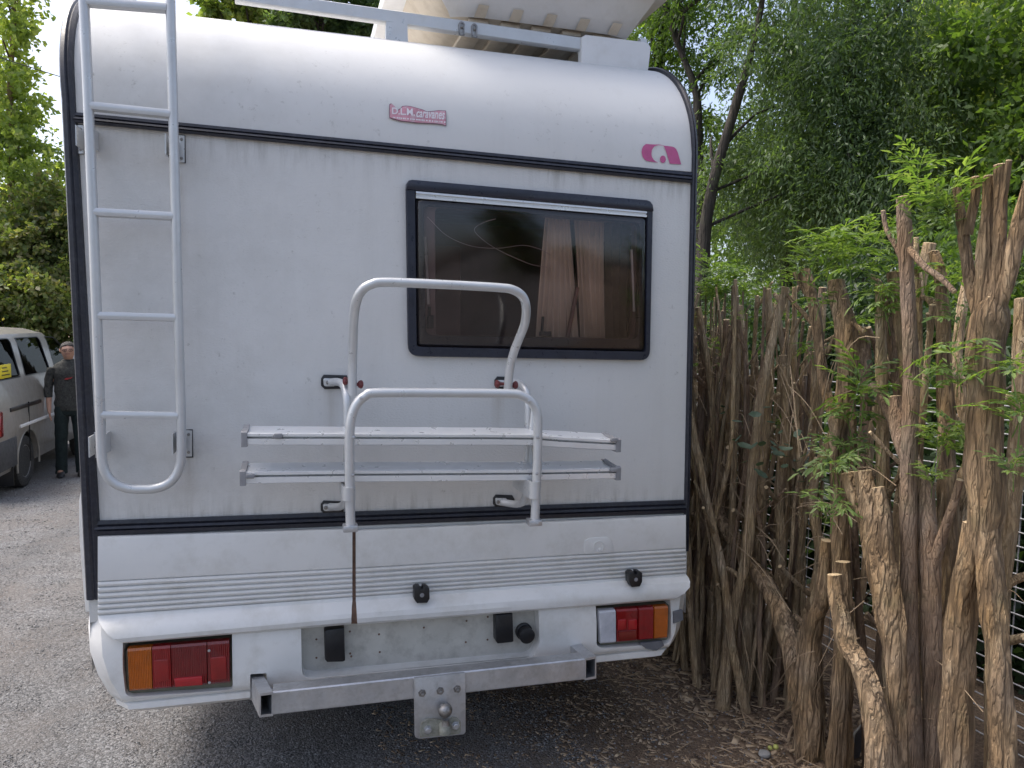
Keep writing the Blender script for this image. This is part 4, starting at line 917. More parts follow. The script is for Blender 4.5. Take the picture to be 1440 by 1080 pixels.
T6 = traced('low hedge stem standing upright behind the crooked one', 2.62, [[(1176, 1050, 13), (1183, 985, 11), (1188, 920, 10), (1190, 870, 9), (1186, 790, 9)]], seed=31)
T7 = traced('forked hedge tree with one long limb leaning left over the litter', 2.66, [
    [(1138, 990, 19), (1138, 940, 16), (1138, 905, 15), (1146, 870, 11), (1156, 845, 9.5), (1160, 800, 8), (1163, 760, 7)],
    [(1124, 985, 14), (1118, 945, 14), (1105, 890, 13), (1090, 845, 11.5), (1068, 810, 10.5), (1052, 790, 10), (1030, 755, 9.5), (1012, 725, 9.5), (1014, 690, 9), (1024, 650, 8.5), (1028, 630, 8)],
    [(1137, 890, 5), (1128, 875, 4), (1118, 866, 3.5)],
    [(1150, 865, 6), (1156, 815, 5), (1164, 785, 4.5)]], seed=35, shoots=((1070, 597, .9, 'b', 2.55), (1060, 633, 1.0, 'b', 2.55)))
T8 = traced('upright hedge trunk beneath the bright leaf tuft, with thorny side twigs', 2.70, [
    [(1184, 985, 13), (1183, 800, 12.5), (1180, 690, 12), (1182, 600, 12.5), (1192, 530, 13), (1190, 470, 14), (1178, 413, 12), (1176, 395, 11)],
    [(1178, 620, 8), (1160, 540, 7.5), (1150, 470, 7), (1140, 410, 8), (1130, 382, 9)],
    [(1140, 420, 5), (1128, 400, 5), (1118, 384, 4)],
    [(1160, 500, 4), (1190, 455, 3.5), (1215, 465, 3)],
    [(1148, 460, 4), (1120, 430, 3), (1105, 412, 2.5)]], seed=41,
    shoots=((1160, 372, 1.15), (1185, 365, 1.0), (1210, 368, 1.1), (1140, 385, .9), (1196, 395, 1.0), (1225, 395, .9), (1200, 573, 1.2), (1212, 590, 1.1), (1195, 605, 1.0), (1185, 655, .9), (1172, 672, 1.0), (1150, 440, .7), (1120, 395, .7), (1098, 405, .6), (1140, 672, .6, 'b', 2.6), (1123, 633, 1.0, 'b', 2.6), (1235, 420, .9), (1245, 440, .8), (1240, 345, .6), (1255, 350, .6)))
T9 = traced('hedge stem with a broken dark flat top beside the tall reddish stem', 2.78, [[(1290, 960, 12), (1284, 700, 11), (1276, 520, 10), (1266, 440, 10.5), (1258, 384, 11)], [(1268, 450, 5), (1246, 410, 4), (1225, 388, 3.5)]], seed=47, shoots=((1240, 427, .8), (1250, 460, .8)))
T10 = traced('grey barked hedge stem with a stubby side branch, between the two tallest', 2.78, [[(1335, 960, 13), (1332, 700, 12), (1328, 520, 10), (1326, 430, 9), (1322, 390, 8), (1312, 355, 6.5)], [(1328, 490, 7), (1318, 440, 6), (1306, 420, 5), (1297, 418, 4)]], seed=53, shoots=((1300, 400, .8), (1335, 420, .8), (1345, 470, .9)))
# the many lesser stems that make up the rest of the hedge
ln = 0; spots = []
random.seed(5)
yy = -1.30
while yy < 2.1:
    for rowx in ((2.60, 2.66, 2.72, 2.80, 2.90, 3.02) if yy > .1 else (2.76, 2.88, 3.04)):
        spots.append((rowx+random.uniform(-.07, .07), yy+random.uniform(-.05, .05)))
    yy += .072 if yy > .1 else .14
for i, (x, y) in enumerate(spots):
    if x < 2.8 and y < .15: continue                  # the traced trunks stand here
    if y < -1.0 and x < 2.95: continue
    g = gh(x, y); rr = random.choice((.007, .009, .010, .012, .014, .016, .020, .026)) if y > .1 else random.choice((.016, .02, .028, .036))
    hgt = (1.80 if y > .1 else 1.95)+random.uniform(-.28, .16); lean = random.gauss(0, .035), random.gauss(0, .06)
    pth = [Vector((x, y, g-.04))]; q = Vector((x, y, g))
    for k_ in range(1, 6): pth.append(Vector((x+lean[0]*k_*.8+random.gauss(0, .016), y+lean[1]*k_*.5+random.gauss(0, .02), g+hgt*k_/5)))
    rad = [rr*1.25]+[rr*(1.1-.09*k_) for k_ in range(1, 6)]
    t = thing('pruned_hedge_shrub', (x, y, g), 'slender upright hedge stem sawn off at the top, in the dense row', 'pruned shrub', 'slender stems of the pruned hedge')
    mm = M['stembark'] if random.random() < .75 else M['smoothbark']
    limb('trunk', pth, rad, mm, t, 60+i*.73, n=9, ridge=.26, step=.05)
    if random.random() < .8:
        for _ in range(random.choice((1, 2, 2, 3))):
            f_ = random.uniform(.25, .97); j = min(4, int(f_*5)); p = pth[j].lerp(pth[j+1], f_*5-j); a = random.uniform(0, 6.28); L = random.uniform(.05, .26); dv = Vector((math.cos(a)*.55-.15, math.sin(a)*.7, random.uniform(.2, .9))).normalized()
            limb('limb', [p, p+dv*L*.5+Vector((0, 0, .01)), p+dv*L+Vector((0, 0, L*.15))], [rr*.55, rr*.42, rr*.36], mm, t, 80+i*.9, n=7, ridge=.14, step=.05)
    if random.random() < .22 and y > -.2: shoot(t, pth[5]+Vector((-.02, 0, -.05)), random.uniform(.45, .8))
    elif random.random() < .10: shoot(t, pth[3].lerp(pth[4], random.random())+Vector((-.05, 0, 0)), random.uniform(.5, .8), kind=random.choice('eb'))
# bright growth over the far end of the hedge, seen against the dark wood
for (px, py, s) in ((993, 392, 1.0), (1008, 400, 1.0), (1030, 398, .9), (985, 405, .9), (1020, 412, .9), (1045, 410, .8), (1000, 425, .8)):
    p = atx(px, py, 2.9); g = gh(p.x, p.y); t = thing('sapling', (p.x, p.y, g), 'young leafy sapling rising just behind the far end of the hedge', 'sapling', 'saplings behind the far end of the hedge')
    limb('stem', [Vector((p.x, p.y, g-.03)), Vector((p.x+.02, p.y, g+.9)), p], [.010, .008, .005], M['smoothbark'], t, px*.1, n=6, cutcap=False, step=.15); shoot(t, p, s); shoot(t, p+Vector((.03, .04, -.1)), s*.8)

# thin dry twigs arching out of the hedge
random.seed(8)
b = B()
for i in range(300):
    y = random.uniform(-.9, 1.7) if i % 3 == 0 else random.uniform(.1, 1.6); x = random.uniform(2.50, 2.75); z = random.uniform(.1, 1.7); L = random.uniform(.12, .45); a = random.uniform(0, 6.28)
    d = Vector((random.uniform(-.5, .3), math.cos(a), math.sin(a)*.9)).normalized(); p = Vector((x+.1, y, gz(y)+z))
    b.tube(smooth_path([p, p+d*L*.5+Vector((-.02, 0, .03)), p+d*L+Vector((-.03, 0, -.02))], 3), [.0022, .0022, .002, .0018, .0016, .0013, .001], 4, False)
tag(b.build('dry_twigs', M['twig']), kind='stuff')

# ------------------------------------------------------------------ ground litter and gravel
def scatter(name, pts, sizes, m, shape, flat=.6):
    n = len(pts); rs = np.random.RandomState(4)
    base = {'stone': np.array([(1, 0, 0), (-1, 0, 0), (0, 1, 0), (0, -1, 0), (0, 0, 1), (0, 0, -1)], float), 'chip': np.array([(1, .35, .1), (1, -.35, .1), (-1, -.35, .1), (-1, .3, .1), (.9, .3, -.1), (.9, -.3, -.1), (-.9, -.3, -.1), (-.9, .35, -.1)], float)}[shape]
    fc = np.array([(0, 2, 4), (2, 1, 4), (1, 3, 4), (3, 0, 4), (2, 0, 5), (1, 2, 5), (3, 1, 5), (0, 3, 5)]) if shape == 'stone' else np.array([(0, 3, 2), (0, 2, 1), (0, 1, 5), (0, 5, 4), (1, 2, 6), (1, 6, 5), (2, 3, 7), (2, 7, 6), (3, 0, 4), (3, 4, 7)])
    k_ = len(base); V = base[None]*(1+.45*(rs.rand(n, k_, 3)-.5)) if shape == 'stone' else np.repeat(base[None], n, 0)
    a = rs.rand(n)*6.28; ti = (rs.rand(n)-.5)*(.8 if shape == 'stone' else .5)
    if shape == 'stone': V[:, :, 2] *= flat; V[:, :, 1] *= (.6+.4*rs.rand(n))[:, None]
    V = V*sizes[:, None, None]
    y_, z_ = V[:, :, 1].copy(), V[:, :, 2].copy(); V[:, :, 1] = y_*np.cos(ti)[:, None]-z_*np.sin(ti)[:, None]; V[:, :, 2] = y_*np.sin(ti)[:, None]+z_*np.cos(ti)[:, None]
    x_, y_ = V[:, :, 0].copy(), V[:, :, 1].copy(); V[:, :, 0] = x_*np.cos(a)[:, None]-y_*np.sin(a)[:, None]; V[:, :, 1] = x_*np.sin(a)[:, None]+y_*np.cos(a)[:, None]
    V += pts[:, None, :]; Fq = (fc[None]+(np.arange(n)*k_)[:, None, None]).reshape(-1, 3)
    return tag(np_obj(name, V.reshape(-1, 3), Fq, m), kind='stuff')
def stone_mat(name, cols):
    m, t, p = base_mat(name); g = N(t, 'ShaderNodeNewGeometry'); c = ramp(t, g.outputs['Random Per Island'], [(i/(len(cols)-1), x) for i, x in enumerate(cols)]); t.links.new(c, p.inputs['Base Color']); p.inputs['Roughness'].default_value = .9; return m
M['stones'] = stone_mat('mixed grey gravel', [(0.06, 0.06, 0.062), (0.125, 0.126, 0.128), (0.18, 0.181, 0.184), (0.28, 0.281, 0.285), (0.14, 0.132, 0.122)])
M['chips'] = stone_mat('wood chips and dead leaves', [(0.075, 0.05, 0.034), (0.19, 0.13, 0.085), (0.31, 0.22, 0.14), (0.52, 0.40, 0.27), (0.15, 0.11, 0.085)])
rs = np.random.RandomState(2)
def pts_in(n, x0, x1, y0, y1, sz):
    x = x0+(x1-x0)*rs.rand(n); y = y0+(y1-y0)*rs.rand(n); return np.array([(a, c, gh(a, c)) for a, c in zip(x, y)]), sz[0]+(sz[1]-sz[0])*rs.rand(n)**2
A = [pts_in(22000, -1.0, 1.9, -.15, 1.5, (.0025, .0075)), pts_in(14000, -1.9, -.05, 1.3, 4.2, (.003, .009)), pts_in(5000, -2.6, -.2, 4.0, 7.5, (.006, .014)), pts_in(3500, 1.6, 2.7, -.5, 1.5, (.003, .009))]
scatter('gravel', np.concatenate([a for a, _ in A]), np.concatenate([s for _, s in A]), M['stones'], 'stone')
A = [pts_in(11000, 1.7, 3.3, -1.0, 1.6, (.005, .018)), pts_in(1600, 1.0, 1.9, -.4, 1.0, (.005, .014)), pts_in(1500, 2.4, 3.2, -1.0, 1.4, (.015, .040))]
scatter('leaf_litter', np.concatenate([a for a, _ in A]), np.concatenate([s for _, s in A]), M['chips'], 'chip')
b = B(); random.seed(12)
for i in range(260):
    x, y = random.uniform(2.1, 3.25), random.uniform(-.9, 1.5); L = random.uniform(.04, .13); a = random.uniform(0, 6.28); z = gh(x, y)+random.uniform(.004, .02); d = Vector((math.cos(a), math.sin(a), random.uniform(-.08, .12)))
    b.tube([(x-d.x*L/2, y-d.y*L/2, z), (x+random.gauss(0, .003), y+random.gauss(0, .003), z+.003), (x+d.x*L/2, y+d.y*L/2, z+d.z*L)], [.0022, .0024, .0016], 4)
tag(b.build('small_twigs', M['twig']), kind='stuff')
for i, (x0, y0, x1, y1, r) in enumerate(((1060, 953, 1108, 930, 3), (1085, 985, 1120, 1000, 3.5), (1090, 1015, 1120, 998, 3.5), (1108, 1045, 1122, 1020, 4), (1125, 1040, 1150, 1025, 3), (1072, 968, 1092, 945, 2.5), (1140, 1000, 1165, 1015, 5), (1110, 1060, 1152, 1042, 3), (1062, 935, 1080, 945, 2.5), (1038, 985, 1050, 1027, 2), (1150, 960, 1185, 965, 3), (1158, 945, 1180, 942, 3), (1205, 1050, 1217, 1000, 2.5), (1000, 975, 1045, 970, 2), (1120, 1075, 1160, 1062, 3))):
    p, q = atg(x0, y0), atg(x1, y1); rr = r*depth(p)/F*.55; b = B(); mid = (p+q)/2+Vector((random.gauss(0, .012), random.gauss(0, .012), .008))
    b.tube(smooth_path([p+Vector((0, 0, rr+.006)), mid+Vector((0, 0, rr+.008)), q+Vector((0, 0, rr+.012))], 3), rr, 7)
    tag(b.build('fallen_stick', M['twig'], org=p), 'dry pale stick lying on the leaf litter by the hedge foot', 'stick', 'sticks lying at the foot of the hedge')
def pebble(name, px, py, r, m, label, cat, group=None, flat=.6):
    p = atg(px, py); rr = r*depth(p)/F; bm = bmesh.new(); bmesh.ops.create_icosphere(bm, subdivisions=2, radius=rr)
    for v in bm.verts: v.co *= 1+.18*noise.noise(v.co*(1.2/rr)+Vector((px, py, 0))); v.co.z *= flat
    V = [p+v.co+Vector((0, 0, rr*flat*.7)) for v in bm.verts]; bm.verts.index_update(); Fc = [[v.index for v in f.verts] for f in bm.faces]; bm.free(); return tag(obj(name, V, Fc, m, org=p), label, cat, group)
M['palestone'] = simple('pale stone', (0.30, 0.295, 0.28), .9, var=.15, scale=40); M['fruit'] = simple('yellow green fruit', (0.42, 0.44, 0.12), .5, var=.15, scale=60)
pebble('pale_stone', 1075, 1064, 9, M['palestone'], 'pale flat stone on the litter at the bottom right', 'stone')
pebble('fallen_fruit', 1083, 1054, 3.5, M['fruit'], 'left one of the two small yellow green fruits on the litter', 'fruit', flat=.95)
pebble('fallen_fruit', 1091, 1053, 4, M['fruit'], 'right one of the two small yellow green fruits on the litter', 'fruit', flat=.95)
cs = thing('cut_stump', atg(1010, 915), 'low cut stump with two pale sawn tops at the far hedge foot', 'stump')
for i, (x0, y0, x1, y1, r) in enumerate(((1014, 935, 1006, 901, 6), (1022, 930, 1014, 897, 5))):
    p = atg(x0, y0); q = atx(x1, y1, p.x-.02); limb('trunk', [p-Vector((0, 0, .05)), p.lerp(q, .5), q], [r*1.4*depth(p)/F, r*depth(p)/F, r*depth(p)/F], M['bark'], cs, 7+i, n=12)
pl_ = thing('plastic_scrap', atg(1207, 1066), 'bent clear and black plastic scrap leaning at the foot of the crooked stem', 'plastic scrap')
c0 = atg(1205, 1066)-Vector((0, 0, .01)); b = B(); b.loft([[c0+Vector(v) for v in ((-.03, 0, 0), (.02, .01, 0), (.025, -.012, .10), (.0, -.01, .15), (-.025, -.005, .12))], [c0+Vector(v) for v in ((-.03, .004, 0), (.02, .014, 0), (.025, -.008, .10), (.0, -.006, .15), (-.025, -.001, .12))]]); b.build('sheet', M['tape'], pl_)
b = B(); b.tube([c0+Vector((-.03, -.004, 0)), c0+Vector((-.027, -.01, .12)), c0+Vector((0, -.014, .155))], .004, 6); b.build('rim_edge', M['palestone'], pl_)
#@@PART3
# ------------------------------------------------------------------ vehicles
def stack(levels, n=5):
    """levels: (z, x0, x1, y0, y1, corner radius front, corner radius rear)"""
    r = []
    for z, x0, x1, y0, y1, rf, rr in levels:
        r.append(round_poly([Vector((x0, y0, z)), Vector((x1, y0, z)), Vector((x1, y1, z)), Vector((x0, y1, z))], [rr, rr, rf, rf], n))
    return r
def side_x(levels, z, k=2):
    for a, b in zip(levels, levels[1:]):
        if a[0] <= z <= b[0]: return a[k]+(b[k]-a[k])*(z-a[0])/max(1e-6, b[0]-a[0])
    return levels[-1][k]
def wheel(parent, c, s, r=.315):
    b = B(); b.lathe(c, (s, 0, 0), [(-.10, r*.55), (-.10, r*.88), (-.085, r*.97), (-.05, r), (.05, r), (.085, r*.97), (.10, r*.88), (.10, r*.66), (.085, r*.62)], 36); w_ = b.build('wheel', M['tyre'], parent)
    b = B(); b.lathe(c, (s, 0, 0), [(.0, r*.62), (.085, r*.64), (.09, r*.60), (.06, r*.55), (.05, r*.40), (.075, r*.33), (.08, r*.20), (.075, .02)], 24); b.build('rim', M['rim'], w_)
    b = B()
    for i in range(8):
        a = i*math.pi/4; q = Vector(c)+Vector((s*.066, math.cos(a)*r*.46, math.sin(a)*r*.46)); b.lathe(q, (s, 0, 0), [(0, .026), (.004, .02), (.0045, .004)], 8)
    b.build('rim_holes', M['black'], w_)['kind'] = 'stuff'
def car(name, label, cat, levels, wins, wheels, paint, arch_r, g, xs_side=True):
    cx = (levels[1][1]+levels[1][2])/2; cy = (levels[1][3]+levels[1][4])/2
    t = thing(name, (cx, cy, g), label, cat)
    bo = B().loft(stack(levels)).build('body', paint, t)
    ORG['cutter'] = Vector()
    inner = [(z+(.06 if i == 0 else -.05 if i == len(levels)-1 else 0), x0+.06, x1-.06, y0+.06, y1-.06, max(.01, a-.04), max(.01, c-.04)) for i, (z, x0, x1, y0, y1, a, c) in enumerate(levels)]
    cs_ = [B().loft(stack(inner)).build('cutter', M['black'])]
    xa, xb = levels[1][1]-.3, levels[1][2]+.3
    for w_ in wins:
        P = round_poly([Vector((xa, y, z)) for y, z in w_], .045, 4); cs_.append(B().loft([P, [Vector((xb, p.y, p.z)) for p in P]]).build('cutter', M['black']))
    for (y, z, r_) in wheels:
        for x0, x1 in ((levels[1][2]-.26, xb), (xa, levels[1][1]+.26)): cs_.append(B().lathe((x0, y, z), (1, 0, 0), [(0, arch_r), (x1-x0, arch_r)], 30).build('cutter', M['black']))
    bo_inv = ORG[t.name]; off = bo_inv
    t.location = (0, 0, 0); bpy.context.view_layer.update()
    for c in cs_:
        for v in c.data.vertices: v.co -= off
    bool_cut(bo, cs_); t.location = off
    for w_ in wins:
        for k, s in ((2, -.014), (1, .014)):
            P = round_poly([Vector((0, y, z)) for y, z in w_], .045, 4)
            b = B(); a = [Vector((side_x(levels, p.z, k)+s, p.y, p.z)) for p in P]; cc = [p+Vector((.004, 0, 0)) for p in a]; b.loft([a, cc]); b.build('side_window', M['carglass'], t)
            ins = [Vector((side_x(levels, p.z, k)+(.002 if k == 2 else -.002), p.y, p.z)) for p in P]; cen = sum(ins, Vector())/len(ins)
            inn = [cen+(p-cen)*.955 for p in ins]; inn = [Vector((side_x(levels, p.z, k)+(.002 if k == 2 else -.002), p.y, p.z)) for p in inn]
            B().loft([ins, inn, [p+Vector((-.012 if k == 2 else .012, 0, 0)) for p in inn]], True, False).build('window_seal', M['black'], t)
    for (y, z, r_) in wheels: wheel(t, (levels[1][2]-.12, y, z), 1, r_); wheel(t, (levels[1][1]+.12, y, z), -1, r_)
    b = B(); b.box((levels[0][1]+.3, levels[0][3]+.2, g+.2), (levels[0][2]-.3, levels[0][4]-.2, levels[0][0]+.1)); b.build('floor_pan', M['under'], t)
    return t
wv = atg(38.5, 684); XS = wv.x+.02; GV = wv.z; YW = wv.y
lv = [(GV+.27, XS-1.70, XS-.04, YW-.86, YW+3.55, .2, .08), (GV+.42, XS-1.76, XS, YW-.93, YW+3.62, .25, .10), (GV+.80, XS-1.78, XS+.02, YW-.94, YW+3.60, .3, .10), (GV+1.02, XS-1.76, XS, YW-.93, YW+3.45, .3, .10), (GV+1.16, XS-1.73, XS-.03, YW-.91, YW+2.75, .3, .10),
      (GV+1.68, XS-1.58, XS-.18, YW-.80, YW+1.75, .2, .12), (GV+1.78, XS-1.52, XS-.24, YW-.75, YW+1.60, .2, .14), (GV+1.84, XS-1.38, XS-.38, YW-.62, YW+1.40, .25, .2), (GV+1.86, XS-1.1, XS-.66, YW-.3, YW+1.1, .15, .15)]
zb = atx(50, 527, XS-.03).z; zt = atx(40, 474, XS-.17).z
def yw(px, py, x): return atx(px, py, x).y
wins = [[(YW-.72, zb), (yw(34.5, 529, XS-.03), zb), (yw(17, 472, XS-.17), zt), (YW-.60, zt)],
        [(yw(40, 529, XS-.03), zb), (yw(76, 529, XS-.03), zb), (yw(58, 476, XS-.17), zt), (yw(24.5, 473, XS-.17), zt)],
        [(yw(82, 529, XS-.03), zb), (yw(108, 529, XS-.03), zb), (yw(100, 505, XS-.1), zb+.16), (yw(79, 478, XS-.17), zt-.02), (yw(66, 477, XS-.17), zt)]]
van = car('minivan', 'dusty silver minivan parked beside the motorhome, seen from its rear corner', 'van', lv, wins, [(YW, GV+.305, .305), (YW+2.75, GV+.305-SLOPE*2.75, .305)], M['vanpaint'], .365, GV)
b = B()
for i in range(25):
    a = math.radians(-12+204*i/24); p = Vector((XS+.012, YW+.375*math.cos(a), GV+.305+.375*math.sin(a)))
    if i == 0: pth = []
    pth.append(p)
b.tube([q_-Vector((.010, 0, 0)) for q_ in pth], .013, 8); b.build('arch_lip', M['vanpaint'], van)
b = B(); b.box((XS-1.76, YW-1.03, GV+.33), (XS+.015, YW-.90, GV+.66), .03); b.box((XS-.06, YW-.93, GV+.33), (XS+.022, YW-.40, GV+.66), .02); b.build('bumper', M['vanbump'], van)
b = B(); b.box((XS-.22, YW-.46, GV+.10), (XS-.01, YW-.445, GV+.36), .004); b.build('mud_flap', M['black'], van)
b = B(); b.box((XS+.004, YW-.30, GV+.73), (XS+.032, YW+1.5, GV+.765), .006); b.build('side_moulding', M['boxwhite'], van)
b = B(); b.box((XS-.012, YW-.55, GV+.94), (XS+.018, YW+.48, GV+.985), .006); b.build('door_track', M['black'], van)
for y0 in (yw(39, 600, XS), yw(78.5, 600, XS)):
    b = B(); b.box((XS+.012, y0-.003, GV+.30), (XS+.0232, y0+.003, GV+1.0)); b.build('door_gap', M['black'], van)
b = B(); b.box((XS-.10, YW-.985, GV+.70), (XS+.026, YW-.80, GV+.98), .02); b.build('tail_light', M['red'], van)
b = B(); b.box((XS-.085, YW-.55, zb+.02), (XS-.075, YW-.22, zb+.17), .002); yc = b.build('yellow_card', M['yellow'], van)
b = B()
for i in range(3): b.box((XS-.0745, YW-.50, zb+.05+.04*i), (XS-.0735, YW-.27-.04*i, zb+.062+.04*i))
b.build('card_print', M['black'], van)
for y0 in (YW-.1, YW+.75, YW+1.55):
    for x0 in (XS-.62, XS-1.25):
        b = B(); b.box((x0-.22, y0, GV+.5), (x0+.22, y0+.5, GV+.78), .05); b.box((x0-.22, y0-.1, GV+.7), (x0+.22, y0+.06, GV+1.25), .05); b.box((x0-.12, y0-.08, GV+1.27), (x0+.12, y0+.02, GV+1.45), .04); b.build('seat', M['vanbump'], van)

pc = far(92, 13.2); gc = pc.z
lc = [(gc+.22, pc.x-2.1, pc.x+2.0, pc.y, pc.y+1.7, .2, .2), (gc+.45, pc.x-2.15, pc.x+2.1, pc.y-.05, pc.y+1.75, .25, .25), (gc+.85, pc.x-2.1, pc.x+1.95, pc.y-.05, pc.y+1.75, .25, .25), (gc+1.0, pc.x-2.05, pc.x+1.5, pc.y, pc.y+1.7, .25, .25), (gc+1.45, pc.x-1.8, pc.x+.55, pc.y+.12, pc.y+1.58, .3, .3), (gc+1.66, pc.x-1.5, pc.x+.25, pc.y+.22, pc.y+1.48, .3, .3), (gc+1.70, pc.x-1.2, pc.x+.0, pc.y+.4, pc.y+1.3, .2, .2)]
wc = thing('white_van', (pc.x, pc.y+.8, gc), 'white panel van half hidden behind the silver minivan and the man', 'van')
B().loft(stack(lc)).build('body', M['carwhite'], wc)
def win_y(z): return side_x(lc, z, 3)
q = ((pc.x-1.75, gc+1.03), (pc.x-.95, gc+1.03), (pc.x-.95, gc+1.42), (pc.x-1.6, gc+1.42))
P = [Vector((x, win_y(z)-.006, z)) for x, z in q]; B().loft([P, [p+Vector((0, .02, 0)) for p in P]]).build('side_window', M['frame'], wc)
b = B(); b.box((pc.x-.86, pc.y-.056, gc+.45), (pc.x-.85, pc.y-.04, gc+1.05)); b.build('door_gap', M['black'], wc)
for x in (pc.x-1.35, pc.x+1.3):
    b = B(); b.lathe((x, pc.y+.02, gc+.31), (0, -1, 0), [(-.1, .2), (-.1, .3), (.08, .31), (.09, .22), (.05, .05)], 24); b.build('wheel', M['tyre'], wc)

# ------------------------------------------------------------------ the man beside the minivan
M['skin'] = simple('tanned skin', (0.42, 0.24, 0.17), .55, var=.1, scale=30)
M['sweater'] = simple('dark grey pullover', (0.035, 0.036, 0.033), .95, var=.5, scale=22, dirt=(0.11, 0.11, 0.10), dirt_amt=.55, bumpy=.5, bscale=120)
M['trousers'] = simple('dark green work trousers', (0.012, 0.022, 0.022), .95, var=.3, scale=14, bumpy=.4, bscale=90)
M['hair'] = simple('grey brown hair', (0.045, 0.040, 0.036), .8, var=.4, scale=90, bumpy=.8, bscale=200)
def skin_obj(name, joints, edges, root, m, parent, org, rotz, sub=2, post=None):
    keys = list(joints); idx = {k_: i for i, k_ in enumerate(keys)}
    me = bpy.data.meshes.new(name); me.from_pydata([joints[k_][0] for k_ in keys], [(idx[a], idx[c]) for a, c in edges], [])
    o = bpy.data.objects.new(name, me); COL.objects.link(o); md = o.modifiers.new('skin', 'SKIN'); md.use_smooth_shade = True; md.branch_smoothing = .6
    if not me.skin_vertices: bm = bmesh.new(); bm.from_mesh(me); bm.verts.layers.skin.verify(); bm.to_mesh(me); bm.free()
    for k_ in keys:
        r_ = joints[k_][1]; sv = me.skin_vertices[0].data[idx[k_]]; sv.radius = r_ if isinstance(r_, tuple) else (r_, r_); sv.use_root = (k_ == root)
    s_ = o.modifiers.new('sub', 'SUBSURF'); s_.levels = sub; s_.render_levels = sub
    bpy.context.view_layer.update(); dg = bpy.context.evaluated_depsgraph_get(); m2 = bpy.data.meshes.new_from_object(o.evaluated_get(dg), depsgraph=dg); bpy.data.objects.remove(o); bpy.data.meshes.remove(me)
    rot = Matrix.Rotation(rotz, 3, 'Z')
    for v in m2.vertices:
        if post: v.co = post(v.co.copy())
        v.co = rot @ v.co
    m2.name = name; m2.materials.clear(); m2.materials.append(m); m2.polygons.foreach_set('use_smooth', [True]*len(m2.polygons))
    o = bpy.data.objects.new(name, m2); COL.objects.link(o); o.parent = parent; ORG[o.name] = Vector(org); return o
pm = atg(101, 669); RZ_ = .20
man = thing('person', pm, 'man with grey hair in dark pullover and dark trousers standing beside the silver minivan', 'person')
J = {'pelvis': ((0, 0, .95), (.135, .10)), 'waist': ((0, 0, 1.10), (.13, .095)), 'chest': ((0, .01, 1.28), (.15, .105)), 'upch': ((0, .015, 1.40), (.125, .09)), 'neck': ((0, .012, 1.475), .046), 'jaw': ((0, -.028, 1.535), (.066, .076)), 'skull': ((0, -.010, 1.610), (.098, .110)), 'crown': ((0, .004, 1.668), (.072, .085)),
     'shR': ((-.160, .015, 1.362), .046), 'elR': ((-.225, .025, 1.13), .044), 'wrR': ((-.222, -.05, .90), .029), 'paR': ((-.216, -.070, .835), (.020, .036)),
     'shL': ((.160, .015, 1.362), .046), 'elL': ((.235, .04, 1.13), .044), 'wrL': ((.225, -.03, .89), .029), 'paL': ((.22, -.05, .825), (.020, .036)),
     'hipR': ((-.09, 0, .88), .09), 'knR': ((-.105, -.02, .49), .062), 'anR': ((-.11, .02, .09), .042), 'toR': ((-.125, -.11, .035), .034),
     'hipL': ((.09, 0, .88), .09), 'knL': ((.105, -.02, .49), .062), 'anL': ((.11, .02, .09), .042), 'toL': ((.125, -.11, .035), .034)}
E_ = [('pelvis', 'waist'), ('waist', 'chest'), ('chest', 'upch'), ('upch', 'neck'), ('neck', 'jaw'), ('jaw', 'skull'), ('skull', 'crown'), ('upch', 'shR'), ('shR', 'elR'), ('elR', 'wrR'), ('wrR', 'paR'), ('upch', 'shL'), ('shL', 'elL'), ('elL', 'wrL'), ('wrL', 'paL'), ('pelvis', 'hipR'), ('hipR', 'knR'), ('knR', 'anR'), ('anR', 'toR'), ('pelvis', 'hipL'), ('hipL', 'knL'), ('knL', 'anL'), ('anL', 'toL')]
for sd_, pn, wr in ((-1, 'paR', (-.216, -.070, .835)), (1, 'paL', (.22, -.05, .825))):
    for i, (dy, L) in enumerate(((-.030, .070), (-.010, .082), (.010, .076), (.028, .060))):
        a, c = '%sf%da' % (pn, i), '%sf%db' % (pn, i); k0 = Vector(wr)+Vector((0, dy*.9, -.030)); J[a] = (tuple(k0), .0095); J[a+'m'] = (tuple(k0+Vector((-sd_*.006, -.004, -L*.5))), .0088); J[c] = (tuple(k0+Vector((-sd_*.020, -.012, -L))), .0075); E_ += [(pn, a), (a, a+'m'), (a+'m', c)]
    k0 = Vector(wr)+Vector((0, -.035, .012)); J[pn+'t1'] = (tuple(k0), .011); J[pn+'t2'] = (tuple(k0+Vector((-sd_*.012, -.018, -.045))), .0085); E_ += [(pn, pn+'t1'), (pn+'t1', pn+'t2')]
def face(v):
    def g(c, s): return math.exp(-sum(((v[i]-c[i])/s[i])**2 for i in range(3)))
    v = v.copy(); d = 0
    d += .024*g((0, -.10, 1.598), (.014, .05, .022)); d += .010*g((0, -.10, 1.62), (.05, .05, .012)); d -= .010*(g((-.03, -.09, 1.605), (.014, .05, .012))+g((.03, -.09, 1.605), (.014, .05, .012)))
    d += .007*g((0, -.10, 1.558), (.028, .05, .010)); d += .012*g((0, -.09, 1.52), (.03, .05, .018)); v.y -= d
    return v
skin_obj('body', J, E_, 'pelvis', M['skin'], man, pm, RZ_, 2, face)
rot = Matrix.Rotation(RZ_, 3, 'Z'); pmv = Vector(pm)
def onman(v): return pmv+rot @ Vector(v)
